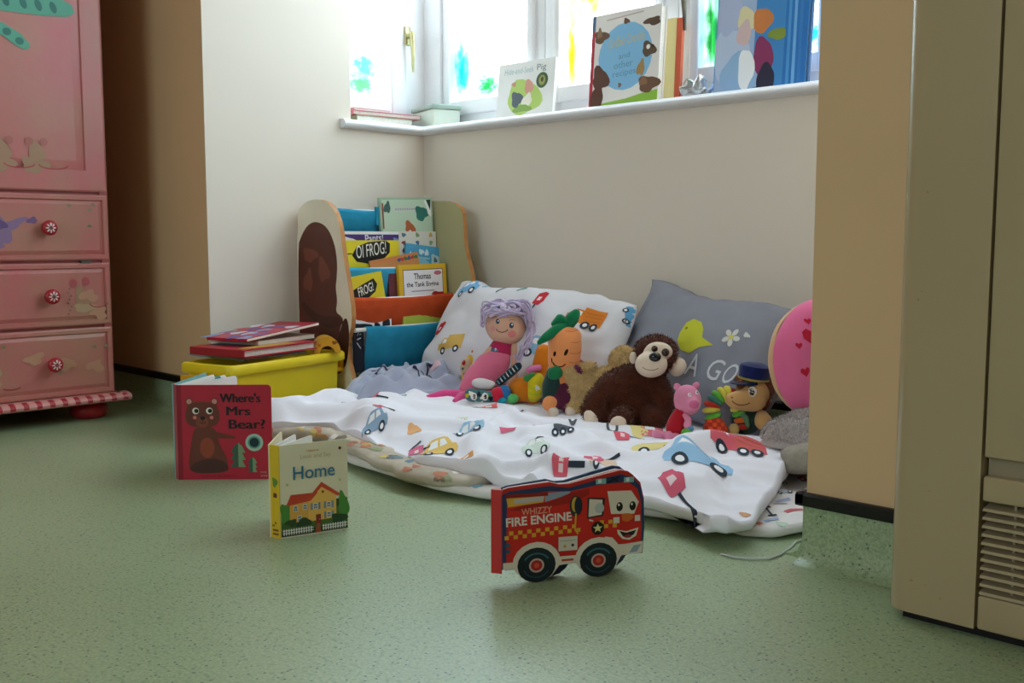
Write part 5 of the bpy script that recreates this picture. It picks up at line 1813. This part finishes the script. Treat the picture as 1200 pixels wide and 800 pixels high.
# --- crinkle activity toy: printed pads, strap and coloured balls
T = Toy('activity_toy', -1.700, 1.655, 'baby activity toy with printed pad, patterned strap and coloured balls', 0.00199)
WH = fabric('white_cloth', '#d7d3d0')
pad = T.body('white_pad', [('e', (-2, 6, 21), (14, 8, 7), (0, 8, 0)), ('e', (4, 6, 20), (10, 8, 6))], WH)
pr = T.body('printed_pad', [('c', [(-16, 2, 9), (-4, 0, 7), (6, -2, 6)], [8, 8.5, 8])], fabric('teal_print_cloth', '#3e6f72'))
A = Art()
for k, c in enumerate(('#c8b62e', '#e4e0d4', '#c84a5a', '#22242c', '#e4e0d4', '#7fb84a', '#22242c')): A.blob(-20 + 4.6 * k, 9 - .5 * k + 3 * (k % 2), 2.6, 2.6, c, k)
for x in (-12, 1): A.ell(x, 8, 3.8, 4.4, '#e8e4da', n=14); A.ell(x + .6, 8, 2.1, 2.8, '#14141a', n=12)
A.arc(-6, 4, 5, 3, 200, 340, 1, '#e4e0d4')
T.stitch('cloth_print', pr, A)
T.body('red_ball', [('e', (16, -2, 9), (9.5, 8, 10))], fabric('crimson_cloth', '#c8243e'))
T.body('blue_ball', [('e', (24, 0, 11), (8, 8, 10))], fabric('blue_cloth', '#2f78b4'))
T.body('teal_ball', [('e', (21, -6, 3), (6, 6, 5))], fabric('teal_cloth', '#1f8fa0'))
T.body('green_ball', [('e', (33, -2, 5), (8, 7, 6))], fabric('lime_cloth', '#5fc06a'))
stp = T.body('strap', [('c', [(18, 4, 24), (32, 6, 35), (40, 8, 42)], [5, 5.4, 5])], fabric('black_patterned_cloth', '#23303a'), voxel=1.5)
A = Art()
for k in range(7):
    A.line([(18 + 3.6 * k, 22 + 2.8 * k), (14.5 + 3.6 * k, 27 + 2.8 * k)], 1.2, ('#7fb0c0', '#e0dcd4')[k % 2])
T.stitch('cloth_print', stp, A)

# --- carrot plush in a jacket
T = Toy('carrot_toy', -1.525, 1.715, 'smiling plush carrot with green leaves wearing a dark jacket', 0.00205, turn=4)
CO = fabric('carrot_orange_velour', '#f2985c')
cb_ = T.body('body', [('c', [(8, 12, 40), (9, 13, 56), (10, 14, 74), (10, 14, 80)], [15, 18.5, 19.5, 17]), ('e', (10, 14, 84), (19, 15, 12))], CO)
A = Art()
for z, x0, x1 in ((92, 8, 26), (80, 14, 29), (68, 13, 29), (58, 12, 28), (48, 10, 25)): A.line([(x0, z - 1), ((x0 + x1) / 2, z - 2), (x1, z)], .6, '#c86a34')
A.arc(2, 58, 7, 6, 195, 335, 1.3, '#2b1710'); A.line([(-6, 61), (-5.5, 56)], 1.1, '#2b1710'); A.ell(9, 68, 1.8, 4, '#2b1710', rot=-25, n=12); A.ell(-3, 66, 1.4, 3, '#2b1710', rot=-10, n=12)
T.stitch('stitched_face', cb_, A)
LG = fabric('leaf_green_felt', '#157a4c')
T.body('leaf', [('c', [(14, 14, 96), (18, 13, 104), (22, 12, 110)], [6, 8, 5])], LG)
T.body('leaf', [('c', [(12, 12, 96), (0, 8, 92), (-12, 5, 84), (-20, 4, 78)], [5, 6.5, 5.5, 3])], LG)
T.body('leaf', [('c', [(12, 13, 98), (4, 12, 104), (-4, 10, 98)], [5, 5.5, 3])], LG)
JK = fabric('dark_green_check_cloth', '#25403c')
T.body('jacket', [('c', [(-2, 8, 42), (-6, 6, 30), (-8, 2, 18)], [10, 10.5, 9]), ('e', (8, 12, 34), (14, 10, 12))], JK)
T.body('collar', [('e', (-2, -1, 45), (10, 5, 8), (0, -25, 0))], fabric('green_collar_cloth', '#1f7a4a'))
T.body('trousers', [('c', [(10, 4, 26), (10, -4, 14), (10, -8, 6)], [10, 8, 6]), ('c', [(-2, 4, 20), (-4, -6, 10)], [8, 7])], fabric('maroon_cloth', '#5a1f38'))
T.body('bow', [('e', (22, -1, 48), (8, 5, 6), (0, 20, 0))], fabric('plum_cloth', '#6a2448'))
T.body('hand', [('e', (-9, -8, 12), (9, 7, 9))], CO)
for x, z, r in ((-6, 4, 20), (13, 5, -10)): T.body('foot', [('c', [(x + 1, -8, z), (x, -13, z - 1)], [6, 6.5])], fabric('cream_velour', '#dcc8b4'))

# --- tan curly bear lying behind the monkey
T = Toy('teddy_bear', -1.478, 1.790, 'curly tan teddy bear slumped on its side behind the brown monkey', 0.00198)
TN = fabric('tan_curly_plush', '#d6b074', bump=0.6, bscale=150, var=0.25)
tb_ = T.body('body', [('e', (-14, -6, 24), (21, 17, 22)), ('c', [(-22, -6, 36), (-30, -7, 48), (-34, -6, 54)], [12, 9.5, 6]), ('c', [(-2, -4, 40), (12, -2, 44), (24, 2, 42)], [8, 9, 10]), ('c', [(-14, -8, 52), (-4, -7, 53)], [6, 6]),
                      ('e', (34, 6, 58), (17, 14, 18), (0, 20, 0)), ('e', (26, 6, 30), (24, 14, 22)), ('c', [(-20, -12, 14), (-26, -18, 8)], [12, 9])], TN, voxel=2.0, smooth_n=3)
pile(tb_, 9000, 0.0070, 0.0026, mat('tan_curl', '#e2bf86', rough=0.9, spec=.1, var=.35, vscale=80), 5, 'curly_pile', lie=0.9, down=0)

# --- brown monkey
T = Toy('monkey_toy', -1.300, 1.690, 'large dark brown fluffy monkey with cream face sitting on the duvet', 0.00180)
MBn = fabric('dark_brown_plush', '#5c2e1d', bump=0.6, bscale=180, var=0.3)
MF_ = fabric('cream_short_plush', '#ead4bd')
FURM = mat('dark_brown_pile', '#63331f', rough=0.8, spec=0.25, var=0.35, vscale=60)
mk = T.body('body', [('e', (-2, 22, 34), (36, 26, 36)), ('e', (8, 22, 52), (30, 22, 22)), ('c', [(-22, 12, 50), (-38, 4, 34), (-46, 0, 22)], [14, 12, 11]), ('c', [(32, 14, 50), (40, 6, 34), (38, 0, 18)], [14, 13, 12]),
                     ('c', [(-4, 4, 16), (-10, -10, 14), (-14, -16, 12)], [15, 14, 13]), ('c', [(-30, 6, 14), (-42, -4, 16)], [13, 11]), ('c', [(22, 4, 14), (28, -6, 12)], [15, 14]),
                     ('e', (32, 20, 86), (26, 24, 22)), ('c', [(24, 22, 66), (30, 21, 74)], [16, 18])], MBn, voxel=2.2)
pile(mk, 12000, 0.0085, 0.0016, FURM, 9)
mz = T.body('muzzle', [('e', (24, -2, 76), (19, 15, 15.5)), ('e', (33, 1, 91), (16.5, 8, 11), (0, 6, 0)), ('e', (24, 0, 90), (9, 6, 8))], MF_, voxel=1.6)
T.bead('nose', mz, 26.5, 86, (7, 5.6), BLACK, flat=.7)
EB_ = mat('brown_glass_eye', '#2b130a', rough=0.1, spec=0.6)
T.bead('eye', mz, 27, 94.5, 3.8, EB_, flat=.6); T.bead('eye', mz, 39.5, 90.5, 4.6, EB_, flat=.6)
A = Art(); A.arc(22, 76, 10, 5, 200, 330, .8, '#8a6a50')
T.stitch('stitched_mouth', mz, A)
T.body('ear', [('e', (57, 16, 71), (11, 6, 12), (0, 30, 0))], MF_)
T.body('ear', [('e', (5, 12, 82), (5, 5, 8))], MF_)
T.body('sole', [('e', (-16, -29, 11), (10.5, 4, 10))], MF_)
T.body('sole', [('e', (-46, -14, 14), (8, 4, 12), (0, -30, 0))], MF_)

# --- pink pig in red
T = Toy('pig_toy', -1.172, 1.685, 'small pink pig soft toy in red leaning against the brown monkey', 0.00175)
PG = fabric('pale_pink_velour', '#e88fae')
ph = T.body('head', [('e', (10, 4, 42), (16, 15, 18), (0, -12, 0)), ('c', [(12, -4, 40), (14, -10, 40)], [9, 7.5])], PG)
T.body('snout', [('e', (14, -15, 40), (6, 4, 5.5))], fabric('deep_pink_velour', '#d86a92'), voxel=1.3)
A = Art(); A.ell(2, 30, 2.6, None, '#c86a86', n=12); A.ell(10, 50, 2.0, None, '#f2e6ea', n=12); A.ell(10.4, 50, 1.0, None, '#201418', n=10); A.ell(19, 52, 2.0, None, '#f2e6ea', n=12); A.ell(19.4, 52, 1, None, '#201418', n=10)
T.stitch('stitched_face', ph, A)
T.body('ear', [('e', (-1, 8, 56), (4.5, 3, 6), (0, -35, 0))], PG, voxel=1.3); T.body('ear', [('e', (20, 10, 57), (4.5, 3, 6), (0, 35, 0))], PG, voxel=1.3)
T.body('dress', [('c', [(4, 4, 28), (-1, 2, 18), (-3, 0, 10)], [9, 11, 12.5])], fabric('red_felt', '#b81c2c'))
T.body('arm', [('c', [(6, -6, 26), (9, -11, 22), (7, -14, 16)], [3.6, 4, 4.6])], PG, voxel=1.4)
T.body('leg', [('c', [(-8, -6, 5), (-20, -10, 4), (-28, -12, 6)], [4, 4, 5])], PG, voxel=1.4)
T.body('leg', [('c', [(-4, -10, 3), (-12, -15, 3), (-16, -16, 3)], [4, 4, 5])], PG, voxel=1.4)

# --- ring caterpillar rattle
T = Toy('caterpillar_toy', -1.130, 1.730, 'stacked-ring caterpillar toy in red, green and yellow stripes', 0.00178)
cols = {'g': fabric('apple_green_cloth', '#62b03a'), 'y': fabric('soft_yellow_cloth', '#d9c84a'), 'r': fabric('scarlet_cloth', '#b8301f'), 't': fabric('dull_teal_cloth', '#3f7a6a'), 'o': fabric('tangerine_cloth', '#dd6a22'), 'n': fabric('tan_cloth', '#c8a468')}
arch_ = [((4, 0, 22), 'g'), ((2, 1, 29), 'y'), ((3, 2, 34), 'r'), ((6, 3, 39), 't'), ((10, 4, 43), 'g'), ((15, 5, 46), 'y'), ((20, 6, 47), 'y'), ((24, 7, 45), 'r'), ((28, 8, 41), 'g'), ((31, 8, 36), 't'), ((33, 8, 30), 'y'), ((35, 7, 24), 'g'), ((37, 6, 17), 'o'), ((38, 5, 9), 'r')]
for i, (p, c) in enumerate(arch_):
    q0, q1 = Vector(arch_[max(i - 1, 0)][0]), Vector(arch_[min(i + 1, len(arch_) - 1)][0])
    d = (q1 - q0).normalized()
    r = (10 - 0.14 * abs(i - 1) * 1.2) * T.u
    MB().lathe([(0, -3.4 * T.u), (r * .7, -3.2 * T.u), (r * .97, -1.6 * T.u), (r, 0), (r * .97, 1.6 * T.u), (r * .7, 3.2 * T.u), (0, 3.4 * T.u)], Vector(p) * T.u, d, 20).build('ring', cols[c], T.e, smooth=180)
bd = T.body('body', [('c', [(4, -2, 16), (6, -3, 8), (8, -4, 3)], [9, 14, 14])], cols['r'])
A = Art()
for i in range(7):
    for j in range(5):
        if (i + j) % 2: A.rect(-8 + 4.6 * i, 1 + 4 * j, 4.2, 3.7, '#d9552e')
T.stitch('check_print', bd, A)
am = T.body('arm', [('c', [(2, -12, 5), (-12, -15, 4), (-22, -16, 4)], [4.2, 4, 4])], cols['y'], voxel=1.4)
A = Art()
for k in range(11): A.rect(-22 + 2.5 * k, -2, 1.2, 12, '#b8481f')
T.stitch('stripe_print', am, A)
T.body('hand', [('e', (-28, -17, 5), (7.5, 6.5, 7.5))], cols['g']); T.body('hand_cap', [('e', (-25, -16, 11), (5, 5, 4))], fabric('sky_blue_cloth', '#5f94b4'), voxel=1.3)
T.body('foot', [('e', (27, -2, 7), (7, 6, 8), (0, 30, 0))], cols['n'])

# --- cap monkey
T = Toy('capped_monkey_toy', -1.085, 1.790, 'tan-faced monkey soft toy wearing a navy peaked cap', 0.00180, turn=-6, z=on_duvet(-1.085, 1.79) + 0.012)
TF = fabric('tan_face_velour', '#d3a267')
HB = fabric('chestnut_plush', '#6e3719', bump=0.5, bscale=180)
hd = T.body('head', [('e', (8, 6, 42), (20, 17, 18)), ('c', [(0, -6, 36), (-12, -12, 36), (-17, -13, 37)], [13, 10, 7.5]), ('e', (6, -4, 34), (17, 12, 12))], TF, voxel=1.8)
T.body('hair', [('e', (18, 12, 46), (16, 15, 18)), ('e', (4, 10, 56), (17, 14, 8)), ('e', (-6, -4, 52), (5, 5, 6)), ('e', (21, 8, 34), (8, 9, 13))], HB, voxel=1.8)
A = Art(); A.ell(6, 46, 4.8, 5.4, '#e8e2d4', n=16); A.ell(5, 45.4, 3.1, 4.0, '#4a2a16', n=14); A.ell(4.8, 45.2, 1.7, 2.4, '#120c0a', n=10); A.ell(5.6, 46.8, .9, None, '#f4f0e8', n=8); A.arc(6, 46, 5, 5.6, 30, 150, .7, '#33200f')
A.arc(-6, 40, 12, 8, 205, 315, 1, '#4a2414'); A.ell(-17, 40, 1, .8, '#4a2414', n=8)
T.stitch('stitched_face', hd, A, parent=hd)
NV = fabric('navy_felt', '#1a2258')
u = T.u
cp = MB().lathe([(0, 19 * u), (10 * u, 18.5 * u), (16.5 * u, 16 * u), (17.5 * u, 13 * u), (16.8 * u, 4 * u), (17.4 * u, 0), (0, 0)], Vector((9, 7, 57)) * u, (0.12, -0.05, 1), 28).build('cap', NV, T.e, smooth=50)
MB().lathe([(17.2 * u, 0.4 * u), (17.9 * u, 0.4 * u), (17.8 * u, 2.6 * u), (17.2 * u, 2.6 * u)], Vector((9, 7, 57)) * u, (0.12, -0.05, 1), 28).build('cap_band', fabric('gold_braid', '#a8923e'), cp, smooth=50)
bk = MB()
rows = []
for i in range(13):
    a = RAD(135 + 12 * i)
    d = Vector((cos(a), sin(a), 0))
    rows.append([Vector((9, 7, 57)) * u + d * 16.5 * u + Vector((0, 0, -.5 * u)), Vector((9, 7, 54)) * u + d * (16.5 + 11 * sin(RAD(15 * i))) * u, Vector((9, 7, 53)) * u + d * (16.5 + 11 * sin(RAD(15 * i))) * u, Vector((9, 7, 55.4)) * u + d * 16.5 * u])
bk.rings(rows)
bk.build('cap_peak', fabric('navy_peak', '#141a3a'), cp, smooth=60)
T.body('body', [('e', (2, 8, 12), (18, 15, 18))], fabric('dark_green_jersey', '#22382a'))
T.body('scarf', [('c', [(-8, -4, 22), (0, -8, 16), (2, -8, 8)], [3, 3.4, 3])], fabric('sage_ribbon', '#5a7f5c'), voxel=1.2)
T.body('paw', [('c', [(18, 2, 16), (19, -8, 12)], [8, 10])], TF)
T.body('ear', [('e', (27, 8, 44), (6, 4, 8))], TF)
